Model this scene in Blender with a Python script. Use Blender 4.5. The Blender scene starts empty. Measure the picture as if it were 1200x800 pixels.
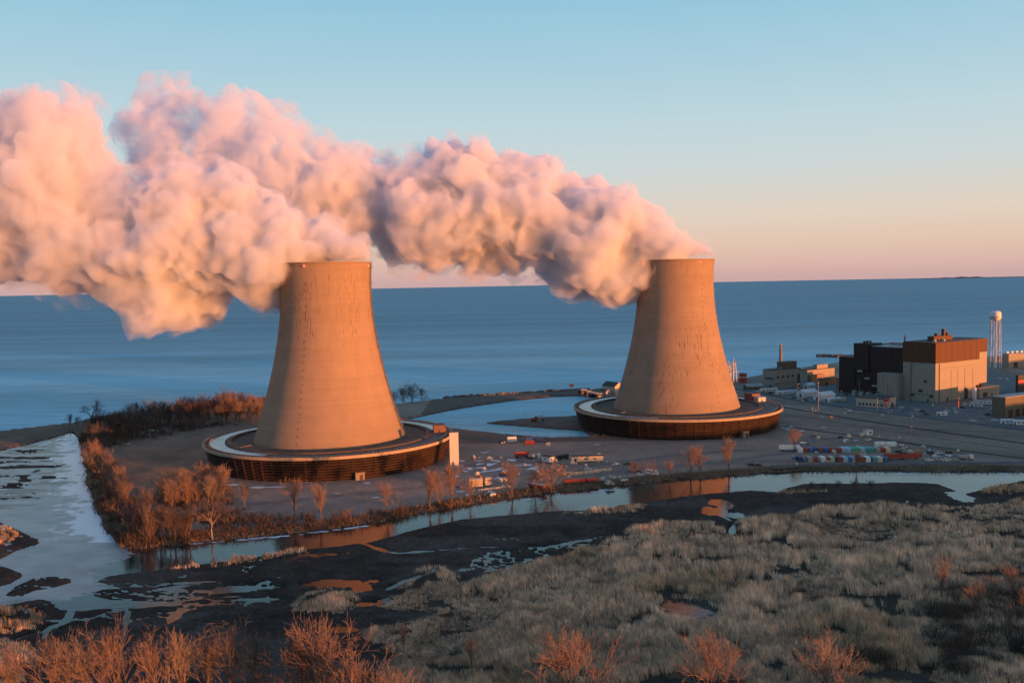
import bpy, math, random, sys
import numpy as np
from mathutils import Vector, Matrix, Euler
# ------------------------------------------------------------------ camera, sky, sun, exposure
SC = bpy.context.scene
COL = SC.collection
CAM_H, CAM_F, CAM_PITCH, CAM_ROLL = 106.3, 1100.0, math.radians(3.55), math.radians(-1.10)
_fw = Vector((0, math.cos(CAM_PITCH), -math.sin(CAM_PITCH)))
_r0 = Vector((1, 0, 0)); _u0 = _r0.cross(_fw)
_rt = _r0*math.cos(CAM_ROLL) + _u0*math.sin(CAM_ROLL)
_up = _u0*math.cos(CAM_ROLL) - _r0*math.sin(CAM_ROLL)
cd = bpy.data.cameras.new('camera'); cam = bpy.data.objects.new('camera', cd); COL.objects.link(cam)
cd.sensor_width = 36.0; cd.lens = CAM_F/1200*36; cd.clip_start = 1.0; cd.clip_end = 90000
m3 = Matrix((_rt, _up, -_fw)).transposed()
cam.matrix_world = Matrix.Translation((0, 0, CAM_H)) @ m3.to_4x4()
SC.camera = cam

SUN_PHI, SUN_EL = math.radians(54), math.radians(2.0)
SUN_DIR = Vector((math.sin(SUN_PHI)*math.cos(SUN_EL), -math.cos(SUN_PHI)*math.cos(SUN_EL), math.sin(SUN_EL)))
SC.view_settings.view_transform = 'Standard'; SC.view_settings.look = 'None'
SC.view_settings.gamma = 1; SC.view_settings.use_curve_mapping = False
SC.view_settings.exposure = 1.55
W = bpy.data.worlds.new('World'); SC.world = W; W.use_nodes = True
nt = W.node_tree; nt.nodes.clear()
out = nt.nodes.new('ShaderNodeOutputWorld'); bg = nt.nodes.new('ShaderNodeBackground')
sky = nt.nodes.new('ShaderNodeTexSky'); sky.sky_type = 'NISHITA'; sky.sun_disc = False
sky.sun_elevation = SUN_EL; sky.sun_rotation = math.atan2(SUN_DIR.x, SUN_DIR.y)
sky.altitude = 0; sky.air_density = 1.0; sky.dust_density = 1.0; sky.ozone_density = 2.0
bg.inputs['Strength'].default_value = 0.15
# the half of the sky away from the sun: the pink belt of twilight low down, pale blue above
tc = nt.nodes.new('ShaderNodeTexCoord'); sep = nt.nodes.new('ShaderNodeSeparateXYZ')
nt.links.new(tc.outputs['Generated'], sep.inputs[0])
ramp = nt.nodes.new('ShaderNodeValToRGB'); ramp.color_ramp.interpolation = 'LINEAR'
def lin(c): return tuple((v/255/12.92 if v/255 <= .04045 else ((v/255+.055)/1.055)**2.4) for v in c)
TWILIGHT = [(0.0, (203,168,166)), (.008, (212,175,168)), (.02, (221,186,172)), (.038, (227,198,178)), (.065, (226,209,192)), (.092, (215,213,205)), (.118, (204,215,216)),
            (.161, (191,214,221)), (.203, (176,208,221)), (.244, (162,203,221)), (.282, (148,197,220)), (.5, (112,170,212)), (1.0, (92,150,200))]
nt.links.new(sep.outputs['Z'], ramp.inputs['Fac'])
els = ramp.color_ramp.elements
while len(els) > 1: els.remove(els[-1])
els[0].position = TWILIGHT[0][0]; els[0].color = (*lin(TWILIGHT[0][1]), 1)
for p, c in TWILIGHT[1:]:
    e = els.new(p); e.color = (*lin(c), 1)
dot = nt.nodes.new('ShaderNodeVectorMath'); dot.operation = 'DOT_PRODUCT'
dot.inputs[1].default_value = (math.sin(SUN_PHI), -math.cos(SUN_PHI), 0); nt.links.new(tc.outputs['Generated'], dot.inputs[0])
mr = nt.nodes.new('ShaderNodeMapRange'); mr.inputs['From Min'].default_value = 0.6; mr.inputs['From Max'].default_value = 0.0
nt.links.new(dot.outputs['Value'], mr.inputs['Value'])
bg2 = nt.nodes.new('ShaderNodeBackground'); bg2.inputs['Strength'].default_value = 2**-SC.view_settings.exposure
mxs = nt.nodes.new('ShaderNodeMixShader'); nt.links.new(sky.outputs['Color'], bg.inputs['Color']); nt.links.new(ramp.outputs['Color'], bg2.inputs['Color'])
nt.links.new(mr.outputs['Result'], mxs.inputs[0]); nt.links.new(bg.outputs[0], mxs.inputs[1]); nt.links.new(bg2.outputs[0], mxs.inputs[2]); nt.links.new(mxs.outputs[0], out.inputs[0])

ld = bpy.data.lights.new('sun', 'SUN'); ld.energy = 3.4; ld.angle = math.radians(0.5); ld.color = (1.0, 0.31, 0.085)
sun = bpy.data.objects.new('sun', ld); COL.objects.link(sun)
sun.rotation_euler = SUN_DIR.to_track_quat('Z', 'Y').to_euler(); sun.location = (400, -300, 300)
SC.cycles.max_bounces = 12; SC.cycles.volume_bounces = 10; SC.cycles.transparent_max_bounces = 16
SC.cycles.use_denoising = True; SC.cycles.volume_step_rate = 0.35; SC.cycles.volume_max_steps = 256
SC.cycles.caustics_reflective = False; SC.cycles.caustics_refractive = False
SHADE_RIDGE_H = 23.0
# ------------------------------------------------------------------ helpers
rng = np.random.default_rng(7); random.seed(7)
def ray(px, py):
    return _fw + _rt*((px-600)/CAM_F) + _up*((400-py)/CAM_F)
def at(px, py, z=1.6):                       # point of the ground plane z that the photograph shows at px, py
    v = ray(px, py); t = (z-CAM_H)/v.z
    return Vector((v.x*t, v.y*t, z))
def atY(px, py, Y):
    v = ray(px, py); t = Y/v.y
    return Vector((v.x*t, Y, CAM_H+v.z*t))
def atx(px, Y, z=1.6):                       # point at depth Y and height z in picture column px
    y0, y1 = 200.0, 900.0
    x = 0
    for py in (430.0, 430.0):
        p = atY(px, py, Y); x = p.x
    return Vector((x, Y, z))
def tag(o, label=None, cat=None, group=None, kind=None):
    if label: o['label'] = label
    if cat: o['category'] = cat
    if group: o['group'] = group
    if kind: o['kind'] = kind
    return o
def empty(name, loc=(0,0,0), rz=0.0):
    o = bpy.data.objects.new(name, None); COL.objects.link(o)
    o.location = loc; o.rotation_euler = (0, 0, rz); o.empty_display_size = 1
    return o
def thing(name, label, cat, loc=(0,0,0), rz=0.0, group=None):
    return tag(empty(name, loc, rz), label, cat, group)
def mesh_np(name, co, faces=None, tris=None, quads=None, mat=None, parent=None, smooth=False):
    me = bpy.data.meshes.new(name)
    co = np.asarray(co, np.float32)
    if faces is not None:
        me.from_pydata(co.tolist(), [], faces)
    else:
        f = tris if tris is not None else quads
        f = np.asarray(f, np.int32); n, k = f.shape
        me.vertices.add(len(co)); me.vertices.foreach_set('co', co.ravel())
        me.loops.add(n*k); me.loops.foreach_set('vertex_index', f.ravel())
        me.polygons.add(n); me.polygons.foreach_set('loop_start', np.arange(0, n*k, k, dtype=np.int32))
        try: me.polygons.foreach_set('loop_total', np.full(n, k, np.int32))
        except Exception: pass
        me.update(calc_edges=True); me.validate()
    if mat is not None:
        for m in (mat if isinstance(mat, (list, tuple)) else [mat]): me.materials.append(m)
    if smooth: me.polygons.foreach_set('use_smooth', np.ones(len(me.polygons), bool))
    o = bpy.data.objects.new(name, me); COL.objects.link(o)
    if parent is not None: o.parent = parent
    return o
def copy_tree(o, parent=None):
    c = o.copy(); COL.objects.link(c); c.parent = parent
    for ch in list(o.children): copy_tree(ch, c)
    return c
class MB:
    def __init__(s): s.v = []; s.f = []; s.m = []
    def add(s, vs, fs, mi=0):
        b = len(s.v); s.v += [tuple(v) for v in vs]
        s.f += [tuple(i+b for i in f) for f in fs]; s.m += [mi]*len(fs); return s
    def box(s, c, d, rz=0, mi=0, taper=1.0, shear=0):
        x, y, z = [k/2 for k in d]; cr, sr = math.cos(rz), math.sin(rz); vs = []
        for sz in (-1, 1):
            k = taper if sz > 0 else 1
            for sx, sy in ((-1,-1), (1,-1), (1,1), (-1,1)):
                a, b = sx*x*k, sy*y*k
                vs.append((c[0]+a*cr-b*sr, c[1]+a*sr+b*cr, c[2]+sz*z))
        return s.add(vs, [(0,3,2,1), (4,5,6,7), (0,1,5,4), (1,2,6,5), (2,3,7,6), (3,0,4,7)], mi)
    def tube(s, a, b, r0, r1=None, n=6, mi=0, cap=True):
        r1 = r0 if r1 is None else r1
        a, b = Vector(a), Vector(b); d = (b-a).normalized()
        u = d.orthogonal().normalized(); w = d.cross(u); vs = []
        for p, r in ((a, r0), (b, r1)):
            for i in range(n):
                t = 2*math.pi*i/n; vs.append(p+(u*math.cos(t)+w*math.sin(t))*r)
        fs = [(i, (i+1) % n, n+(i+1) % n, n+i) for i in range(n)]
        if cap: fs += [tuple(range(n-1, -1, -1)), tuple(range(n, 2*n))]
        return s.add(vs, fs, mi)
    def lathe(s, prof, n=48, mi=0, c=(0,0,0), closed=False, a0=0, a1=2*math.pi):
        full = abs(a1-a0-2*math.pi) < 1e-6; m = n if full else n+1; vs = []
        for r, z in prof:
            for i in range(m):
                t = a0+(a1-a0)*i/n; vs.append((c[0]+r*math.cos(t), c[1]+r*math.sin(t), c[2]+z))
        k = len(prof); fs = []
        for j in range(k if closed else k-1):
            j2 = (j+1) % k
            for i in range(n):
                i2 = (i+1) % m; fs.append((j*m+i, j*m+i2, j2*m+i2, j2*m+i))
        return s.add(vs, fs, mi)
    def gable(s, c, d, h, rz=0, mi=0, mr=None, over=0.3):   # house: walls d=(lx,ly,wall height), ridge along x, roof slab
        lx, ly, hw = d[0]/2, d[1]/2, d[2]; cr, sr = math.cos(rz), math.sin(rz)
        T = lambda x, y, z: (c[0]+x*cr-y*sr, c[1]+x*sr+y*cr, c[2]+z)
        v = [T(-lx,-ly,0), T(lx,-ly,0), T(lx,ly,0), T(-lx,ly,0), T(-lx,-ly,hw), T(lx,-ly,hw), T(lx,ly,hw), T(-lx,ly,hw), T(-lx,0,hw+h), T(lx,0,hw+h)]
        s.add(v, [(0,1,5,4), (2,3,7,6), (1,2,6,9,5), (3,0,4,8,7), (3,2,1,0)], mi)
        return s
    def roof(s, c, d, h, rz=0, over=0.3, th=0.15, mi=0):
        lx, ly, hw = d[0]/2+over, d[1]/2, d[2]; cr, sr = math.cos(rz), math.sin(rz)
        k = h/ly; ly2 = ly+over
        T = lambda x, y, z: (c[0]+x*cr-y*sr, c[1]+x*sr+y*cr, c[2]+z)
        for sg in (-1, 1):
            v = []
            for dz in (0.01, th):
                v += [T(-lx, sg*ly2, hw-over*k+dz), T(lx, sg*ly2, hw-over*k+dz), T(lx, 0, hw+h+dz), T(-lx, 0, hw+h+dz)]
            s.add(v, [(0,1,2,3), (4,5,6,7), (0,1,5,4), (1,2,6,5), (3,0,4,7)], mi)
        return s
    def build(s, name, mats, parent=None, smooth=False):
        o = mesh_np(name, np.array(s.v), faces=s.f, mat=mats, parent=parent, smooth=smooth)
        if any(s.m): o.data.polygons.foreach_set('material_index', s.m)
        return o
# ---- materials
def newmat(name):
    m = bpy.data.materials.new(name); m.use_nodes = True
    return m, m.node_tree, m.node_tree.nodes['Principled BSDF']
MATS = {}
def mat(name, col, rough=0.8, metal=0.0, var=0.18, scale=0.35, bump=0.0, emit=None, streak=0.0):
    """a painted / weathered surface: base colour broken up by object-space noise at two sizes (and rain streaks)"""
    if name in MATS: return MATS[name]
    m, t, b = newmat(name); N = t.nodes; L = t.links
    tc = N.new('ShaderNodeTexCoord'); 
    n1 = N.new('ShaderNodeTexNoise'); n1.inputs['Scale'].default_value = scale; n1.inputs['Detail'].default_value = 6
    n1.inputs['Roughness'].default_value = 0.65
    L.new(tc.outputs['Object'], n1.inputs['Vector'])
    fac = n1.outputs['Fac']
    if streak:
        mp = N.new('ShaderNodeMapping'); mp.inputs['Scale'].default_value = (1.2, 1.2, 0.06); L.new(tc.outputs['Object'], mp.inputs['Vector'])
        n2 = N.new('ShaderNodeTexNoise'); n2.inputs['Scale'].default_value = 1.0; n2.inputs['Detail'].default_value = 4; L.new(mp.outputs[0], n2.inputs['Vector'])
        mx = N.new('ShaderNodeMix'); mx.inputs['Factor'].default_value = streak
        L.new(n1.outputs['Fac'], mx.inputs['A']); L.new(n2.outputs['Fac'], mx.inputs['B']); fac = mx.outputs['Result']
    mr = N.new('ShaderNodeMapRange'); mr.inputs['From Min'].default_value = 0.3; mr.inputs['From Max'].default_value = 0.7
    mr.inputs['To Min'].default_value = 1-var; mr.inputs['To Max'].default_value = 1+var
    L.new(fac, mr.inputs['Value'])
    vm = N.new('ShaderNodeVectorMath'); vm.operation = 'SCALE'; vm.inputs[0].default_value = col[:3]
    L.new(mr.outputs['Result'], vm.inputs['Scale']); L.new(vm.outputs[0], b.inputs['Base Color'])
    b.inputs['Roughness'].default_value = rough; b.inputs['Metallic'].default_value = metal
    b.inputs['Specular IOR Level'].default_value = 0.25
    if emit:
        b.inputs['Emission Color'].default_value = (*emit[0], 1); b.inputs['Emission Strength'].default_value = emit[1]
    if bump:
        bp = N.new('ShaderNodeBump'); bp.inputs['Strength'].default_value = bump; bp.inputs['Distance'].default_value = 0.2
        L.new(n1.outputs['Fac'], bp.inputs['Height']); L.new(bp.outputs[0], b.inputs['Normal'])
    MATS[name] = m; return m
# ---- numpy noise
_perm = np.random.default_rng(3).random((512, 512)).astype(np.float32)
def vnoise(x, y):
    xi = np.floor(x).astype(np.int64); yi = np.floor(y).astype(np.int64)
    fx = x-xi; fy = y-yi; fx = fx*fx*(3-2*fx); fy = fy*fy*(3-2*fy)
    g = lambda a, b: _perm[a % 512, b % 512]
    return (g(xi,yi)*(1-fx)+g(xi+1,yi)*fx)*(1-fy)+(g(xi,yi+1)*(1-fx)+g(xi+1,yi+1)*fx)*fy
def fbm(x, y, s, o=4, k=0.5):
    v = 0; a = 1; t = 0; x = x/s; y = y/s
    for i in range(o):
        v = v+a*vnoise(x+17.3*i, y+9.1*i); t += a; a *= k; x = x*2.03+5.1; y = y*2.03+1.7
    return v/t
def sdf(P, poly):
    """signed distance, positive inside"""
    x, y = P[:,0], P[:,1]; n = len(poly); d = np.full(len(x), 1e12); ins = np.zeros(len(x), bool)
    for i in range(n):
        ax, ay = poly[i]; bx, by = poly[(i+1) % n]
        ex, ey = bx-ax, by-ay; wx, wy = x-ax, y-ay
        t = np.clip((wx*ex+wy*ey)/(ex*ex+ey*ey+1e-9), 0, 1)
        d = np.minimum(d, (wx-ex*t)**2+(wy-ey*t)**2)
        c = ((ay > y) != (by > y)) & (x < ex*(y-ay)/(ey if abs(ey) > 1e-9 else 1e-9)+ax)
        ins ^= c
    d = np.sqrt(d); return np.where(ins, d, -d)
def pdist(P, line):
    d = np.full(len(P), 1e12)
    for (ax, ay), (bx, by) in zip(line[:-1], line[1:]):
        ex, ey = bx-ax, by-ay; wx, wy = P[:,0]-ax, P[:,1]-ay
        t = np.clip((wx*ex+wy*ey)/(ex*ex+ey*ey+1e-9), 0, 1)
        d = np.minimum(d, (wx-ex*t)**2+(wy-ey*t)**2)
    return np.sqrt(d)
def W2(pts, z=0.0): return [tuple(at(x, y, z)[:2]) for x, y in pts]
def sm(a, lo, hi):
    t = np.clip((a-lo)/(hi-lo), 0, 1); return t*t*(3-2*t)
# ------------------------------------------------------------------ the lie of the land
T1 = Vector((-112.4, 571.0, 1.5)); T2 = Vector((118.9, 680.0, 1.5))
MAIN = W2([(-500,528),(-200,516),(-100,512),(0,506),(40,501),(85,496),(110,489),(160,481),(220,474),(310,466),(400,469),(465,473),(520,467),(590,462),(640,459),(690,457),(715,453),
  (760,452),(830,447),(872,443),(900,437),(945,430),(985,424),(1050,421),(1110,418),(1160,418),(1200,416),(1300,410),(1500,404),
  (1500,556),(1300,554),(1200,553),(1100,553),(1020,552),(940,553),(900,555),(850,559),(800,563),(760,567),(700,573),(650,578),(600,585),(550,593),(500,602),(450,611),(400,619),(350,625),
  (300,630),(250,635),(200,640),(160,644),(138,644),(126,630),(116,612),(108,592),(102,570),(97,548),(93,528),(90,513),(84,507),(60,514),(30,522),(0,528),(-100,545),(-500,580)])
POND = W2([(470,493),(500,487),(530,481),(565,475),(600,470),(650,465),(695,464),(706,470),(692,475),(684,480),(676,487),(640,489),(600,492),(562,495.5),(600,499),(650,503),(684,505),(692,512),(640,513),(590,508),(540,503),(500,498),(478,496)])
MARSH = W2([(106,682),(126,675),(150,671),(190,667),(230,661),(270,656),(300,652),(360,643),(400,640),(430,636),(480,622),(540,608),(580,604),(620,601),(660,598),(700,596),(740,590),(780,584),(830,578),(880,575),(912,577),(925,571),(945,567),(970,566),
  (1000,566),(1040,565),(1075,565),(1100,567),(1112,572),(1130,579),(1150,574),(1175,567),(1200,563),(1350,562),(1700,560),(1900,1100),(-700,1100),(-500,735),(-100,722),(0,710),(25,706),(46,702),(64,705),(70,713),(95,716),(130,713),(165,712),(205,709),
  (200,705),(160,704),(130,702),(112,699),(108,694),(120,690),(140,689),(128,686)])
ISLES = [W2([(-60,606),(0,612),(14,617),(30,625),(52,634),(40,641),(18,646),(0,656),(-60,668)]), W2([(-60,655),(0,662),(14,666),(24,671),(24,677),(12,684),(0,687),(-60,700)]),
  W2([(0,699),(18,688),(38,678),(60,675),(82,678),(84,683),(60,689),(40,692),(25,700)])]
REED = W2([(452,706),(490,690),(540,684),(575,676),(620,664),(690,646),(735,634),(800,624),(850,620),(880,613),(930,603),(980,596),(1040,590),(1100,597),(1150,593),(1200,587),(1500,575),(1800,1100),(500,1100),(462,790),(440,745),(470,735),(500,720)])
REED_CLUMPS = [W2(p) for p in (
  [(472,692),(490,668),(515,665),(535,678),(530,697),(500,699)], [(343,712),(360,698),(385,693),(415,697),(420,708),(395,718),(360,719)],
  [(735,628),(745,616),(790,612),(835,614),(845,624),(800,630)], [(-80,735),(0,716),(30,714),(48,722),(40,738),(0,745),(-80,765)], [(-80,775),(0,752),(30,758),(45,775),(20,800),(-80,830)],
  [(205,667),(250,657),(300,650),(345,642),(365,641),(350,648),(300,657),(250,665)], [(912,579),(925,570),(945,566),(1000,565),(1040,564),(1080,564),(1105,567),(1112,573),(1060,571),(1000,573),(960,577)],
  [(1150,578),(1170,568),(1230,560),(1230,576),(1180,580)], [(660,601),(700,598),(730,596),(760,592),(740,600),(690,604)], [(-80,620),(0,618),(22,628),(10,636),(0,640),(-80,650)])]
POOLS = [(398,684,46,5.5),(425,690,14,4),(430,707,16,3),(405,737,26,4),(845,590,13,6),(838,599,15,4.5),(862,603,12,4),(806,716,33,12),(285,689,34,3.5),(262,693,30,2),(1090,590,0,0),(60,735,0,0),
  (780,655,22,4),(1125,582,12,6),(310,683,8,3),(450,705,10,6),(205,722,6,10),(300,702,30,2),(240,708,40,2)]
VEINS = [W2(l) for l in ([(408,634),(430,638),(455,647),(470,648),(520,644),(560,641),(600,641),(640,641),(680,634),(704,629)], [(20,748),(60,737),(78,728),(84,716)], [(52,748),(55,738),(62,733)], [(205,707),(220,703),(255,700),(300,697)],
  [(150,716),(147,732),(143,750)], [(845,584),(846,592),(838,600),(860,612),(858,625)], [(230,692),(262,690),(300,689)], [(455,690),(470,683),(510,668)])]
CRACKLE = W2([(540,668),(556,655),(575,645),(640,640),(695,632),(690,637),(650,648),(620,664),(590,671)])
LBAR = W2([(-80,528),(45,526),(80,540),(72,568),(40,586),(-80,596)])
YARDROADS = [W2(l, 1.6) for l in ()]
def land(P):
    """height of the ground and the weights of its kinds at points P (N,2)"""
    x, y = P[:,0].astype(float), P[:,1].astype(float)
    wob = (fbm(x, y, 14, 4)-0.5)
    dm = sdf(P, MAIN)+wob*5; dp = -sdf(P, POND)+wob*3
    dmain = np.minimum(dm, dp)
    hm = np.where(dmain > 0, 1.5*sm(dmain, 0, 7)+0.02, 0.25*np.clip(dmain, -8, 0))
    # dune and rough ground west of the first tower, shore bank towards the lake
    west = sm(-x, 130, 200)
    hm = hm+np.where(dmain > 4, west*(fbm(x, y, 30, 4)-0.45)*1.8, 0)
    ds = sdf(P, MARSH)+wob*4
    for isle in ISLES: ds = np.maximum(ds, sdf(P, isle)+wob*3)
    bars = np.clip(sdf(P, LBAR)*.02, 0, .12)+fbm(x*.32, y, 6.5, 4, .6)-.615; ds = np.maximum(ds, np.where(sdf(P, LBAR) > -2, bars*22, -50))
    reed = sdf(P, REED)+wob*16
    for rc in REED_CLUMPS: reed = np.maximum(reed, sdf(P, rc)+wob*2.5)
    reed = np.minimum(reed, np.minimum(ds, 60))
    flat = fbm(x+300, y*1.6, 22, 6, 0.6); ridge = 1-np.abs(fbm(x+90, y*1.5, 17, 4, 0.55)*2-1)
    hs = 0.34+(flat-0.44)*1.4
    inmud = (reed < 2)
    hs = np.where(inmud, hs, 0.45)
    crk = sdf(P, CRACKLE); cr2 = 1-np.abs(fbm(x, y, 4.5, 3, 0.6)*2-1)
    hs = hs-sm(crk, -3, 3)*(cr2 > 0.80)*0.9
    left = sm(-x, 50, 90)*inmud
    hs = hs-left*sm(ridge, 0.93, 0.975)*0.55*sm(y, 240, 262)
    for l in VEINS: hs = hs-0.9*sm(-(pdist(P, l)+wob*3-0.7), -0.9, 0.5)
    for cx, cy, rx, ry in POOLS:
        if not rx: continue
        c = at(cx, cy, 0); ex = at(cx+rx, cy, 0); ey = at(cx, cy-ry, 0)
        a = abs(ex.x-c.x); b = abs(ey.y-c.y)
        q = np.sqrt(((x-c.x)/a)**2+((y-c.y)/b)**2)
        hs = np.where(q < 2, hs-1.1*sm(1.12+(fbm(x, y, 5, 4, 0.6)-0.5)*1.3-q, 0, 0.35), hs)
        if cx == 806: reed = np.where(q < 2.2, np.minimum(reed, (q-1.12)*9), reed)
    hs = np.where(ds > 0, np.minimum(hs, 0.06+ds*0.12), 0.2*np.clip(ds, -8, 0)-0.02)
    h = np.maximum(hm, hs)
    return dict(h=h, dmain=dmain, ds=ds, reed=reed, wob=wob, x=x, y=y, west=west)
# perspective-graded grid: fine near the camera, coarse far off
ys = 1100*106.0/np.linspace(1100*106.0/135, 1100*106.0/1350, 520)
ts = np.linspace(-0.76, 0.80, 1150)
gx = (ts[None,:]*ys[:,None]).ravel(); gy = np.repeat(ys, len(ts))
GP = np.stack([gx, gy], -1)
LD = land(GP)
def zone_col(LD):
    x, y = LD['x'], LD['y']; n = len(x)
    f1 = fbm(x, y, 24, 5, 0.55)[:,None]; f2 = fbm(x+70, y+30, 7, 4, 0.6)[:,None]; f3 = fbm(x-40, y*2.2, 60, 4)[:,None]
    C = lambda *c: np.array(c)[None,:]
    gravel = C(.275,.200,.160)*(0.72+0.55*f1)*(0.85+0.3*f2)
    east = sm(x, 150, 230)[:,None]
    ca, sa = math.cos(-.38), math.sin(-.38); f4 = fbm((x*ca+y*sa)/9, (-x*sa+y*ca), 7, 5, .62)[:,None]
    brown = C(.215,.158,.125)*(0.75+0.5*f3)*(.35+1.3*f4)
    col = gravel*(1-east*0.8)+brown*east*0.8
    field = C(.20,.138,.098)*(0.6+0.8*f1)*(0.8+0.4*f2)
    col = col*(1-LD['west'][:,None])+field*LD['west'][:,None]
    # worn tracks in the west field
    tr = pdist(np.stack([x,y],-1), W2([(130,530),(150,520),(200,508),(260,496),(330,488)], 1.6)); w = np.exp(-(tr/4)**2)[:,None]*0.5
    col = col*(1-w)+C(.16,.125,.10)*w
    tr = pdist(np.stack([x,y],-1), W2([(128,536),(150,558),(165,575),(200,590),(300,590),(420,578),(540,566),(600,556),(800,545),(900,540),(1200,542)], 1.6)); w = (np.exp(-(tr/3.5)**2)*0.6)[:,None]
    col = col*(1-w)+C(.125,.105,.095)*w
    # grassy bank along the canal, dark wet edge at every waterline
    dm = LD['dmain'][:,None]; bank = ((sm(dm, 1, 3)*(1-sm(dm, 9, 16)))*(y[:,None] < 640)*(x[:,None] > -260))
    col = col*(1-bank)+C(.10,.068,.042)*(0.5+f2)*bank
    edge = 1-sm(dm, 0.5, 3.0); col = col*(1-edge)+C(.022,.018,.016)*edge
    sand = ((x < -285) & (y > 500))[:,None]*sm(dm, 2, 6); col = col*(1-sand)+C(.14,.10,.075)*(0.5+f1)*sand
    spit = sm(((y > 610) & (x < 125) & (x > -75))[:,None]*1.0, 0, 1)*0.7; col = col*(1-spit)+C(.085,.062,.05)*(0.6+0.8*f2)*spit
    ms = (LD['ds'] > LD['dmain'])[:,None]
    f5 = fbm(x+20, y*2.5, 2.2, 3, .7)[:,None]; f6 = fbm(x-80, y*1.8, 38, 4, .6)[:,None]
    mud = C(.062,.046,.038)*(0.4+0.9*f2)*(0.45+0.7*f1)*(.5+1.0*f5); sl = sm(f6, .5, .62)*.55; mud = mud*(1-sl)+C(.085,.07,.062)*sl*(.5+f5)
    rd = sm(LD['reed'], -1, 3)[:,None]; rcol = C(.050,.037,.027)*(0.6+0.8*f2)
    col = np.where(ms, mud*(1-rd)+rcol*rd, col)
    return np.clip(col, 0.004, 1)
gcol = zone_col(LD)
q = np.arange(len(ys)*len(ts)).reshape(len(ys), len(ts))
quads = np.stack([q[:-1,:-1].ravel(), q[:-1,1:].ravel(), q[1:,1:].ravel(), q[1:,:-1].ravel()], -1)[:, ::-1]
def vcol(o, name, col):
    a = o.data.attributes.new(name, 'FLOAT_COLOR', 'POINT')
    a.data.foreach_set('color', np.concatenate([col, np.ones((len(col),1))], 1).astype(np.float32).ravel())
m, t, b = newmat('soil'); N, L = t.nodes, t.links
va = N.new('ShaderNodeAttribute'); va.attribute_name = 'soil'
ge = N.new('ShaderNodeNewGeometry'); n1 = N.new('ShaderNodeTexNoise'); n1.inputs['Scale'].default_value = 0.8; n1.inputs['Detail'].default_value = 8; n1.inputs['Roughness'].default_value = 0.7
L.new(ge.outputs['Position'], n1.inputs['Vector'])
mr = N.new('ShaderNodeMapRange'); mr.inputs['From Min'].default_value = .25; mr.inputs['From Max'].default_value = .75; mr.inputs['To Min'].default_value = .5; mr.inputs['To Max'].default_value = 1.5
L.new(n1.outputs['Fac'], mr.inputs['Value']); vm = N.new('ShaderNodeVectorMath'); vm.operation = 'SCALE'
L.new(va.outputs['Color'], vm.inputs[0]); L.new(mr.outputs['Result'], vm.inputs['Scale']); L.new(vm.outputs[0], b.inputs['Base Color'])
b.inputs['Roughness'].default_value = 0.95; b.inputs['Specular IOR Level'].default_value = 0.1
bp = N.new('ShaderNodeBump'); bp.inputs['Strength'].default_value = 0.6; bp.inputs['Distance'].default_value = 0.5
L.new(n1.outputs['Fac'], bp.inputs['Height']); L.new(bp.outputs[0], b.inputs['Normal'])
MSOIL = m
ground = mesh_np('ground', np.stack([gx, gy, LD['h']], -1), quads=quads, mat=MSOIL, smooth=True)
vcol(ground, 'soil', gcol); tag(ground, kind='structure')
def gz(x, y): return float(land(np.array([[x, y], [x, y+0.1]]))['h'][0])
# ------------------------------------------------------------------ water
def water_mat(name, col, rough, wave_scale, wave, stretch=(1,1,1), spec=0.5):
    m, t, b = newmat(name); N, L = t.nodes, t.links
    ge = N.new('ShaderNodeNewGeometry'); mp = N.new('ShaderNodeMapping'); mp.inputs['Scale'].default_value = stretch
    L.new(ge.outputs['Position'], mp.inputs['Vector'])
    n1 = N.new('ShaderNodeTexNoise'); n1.inputs['Scale'].default_value = wave_scale; n1.inputs['Detail'].default_value = 5; n1.inputs['Roughness'].default_value = 0.6
    L.new(mp.outputs[0], n1.inputs['Vector'])
    bp = N.new('ShaderNodeBump'); bp.inputs['Strength'].default_value = 1.0; bp.inputs['Distance'].default_value = wave
    L.new(n1.outputs['Fac'], bp.inputs['Height']); L.new(bp.outputs[0], b.inputs['Normal'])
    b.inputs['Base Color'].default_value = (*col, 1); b.inputs['Roughness'].default_value = rough; b.inputs['IOR'].default_value = 1.33
    b.inputs['Specular IOR Level'].default_value = spec
    return m, t, b, n1, ge
mlake, t, b, n1, ge = water_mat('lake_water', (.05,.15,.28), 0.45, 0.09, 2.2, (0.5, 1, 1), 0.25)
N, L = t.nodes, t.links      # wind lanes: sheen of rougher and smoother water put into the colour as bands
mp = N.new('ShaderNodeMapping'); mp.inputs['Scale'].default_value = (0.0007, 0.006, 1); L.new(ge.outputs['Position'], mp.inputs['Vector'])
n2 = N.new('ShaderNodeTexNoise'); n2.inputs['Scale'].default_value = 1.0; n2.inputs['Detail'].default_value = 5; L.new(mp.outputs[0], n2.inputs['Vector'])
mr = N.new('ShaderNodeMapRange'); mr.inputs['From Min'].default_value = .3; mr.inputs['From Max'].default_value = .7; mr.inputs['To Min'].default_value = .75; mr.inputs['To Max'].default_value = 1.5
mp3 = N.new('ShaderNodeMapping'); mp3.inputs['Scale'].default_value = (0.012, 0.075, 1); L.new(ge.outputs['Position'], mp3.inputs['Vector'])
n3 = N.new('ShaderNodeTexNoise'); n3.inputs['Scale'].default_value = 1.0; n3.inputs['Detail'].default_value = 6; n3.inputs['Roughness'].default_value = .7; L.new(mp3.outputs[0], n3.inputs['Vector'])
av = N.new('ShaderNodeMix'); av.inputs['Factor'].default_value = .5; L.new(n2.outputs['Fac'], av.inputs['A']); L.new(n3.outputs['Fac'], av.inputs['B'])
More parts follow.
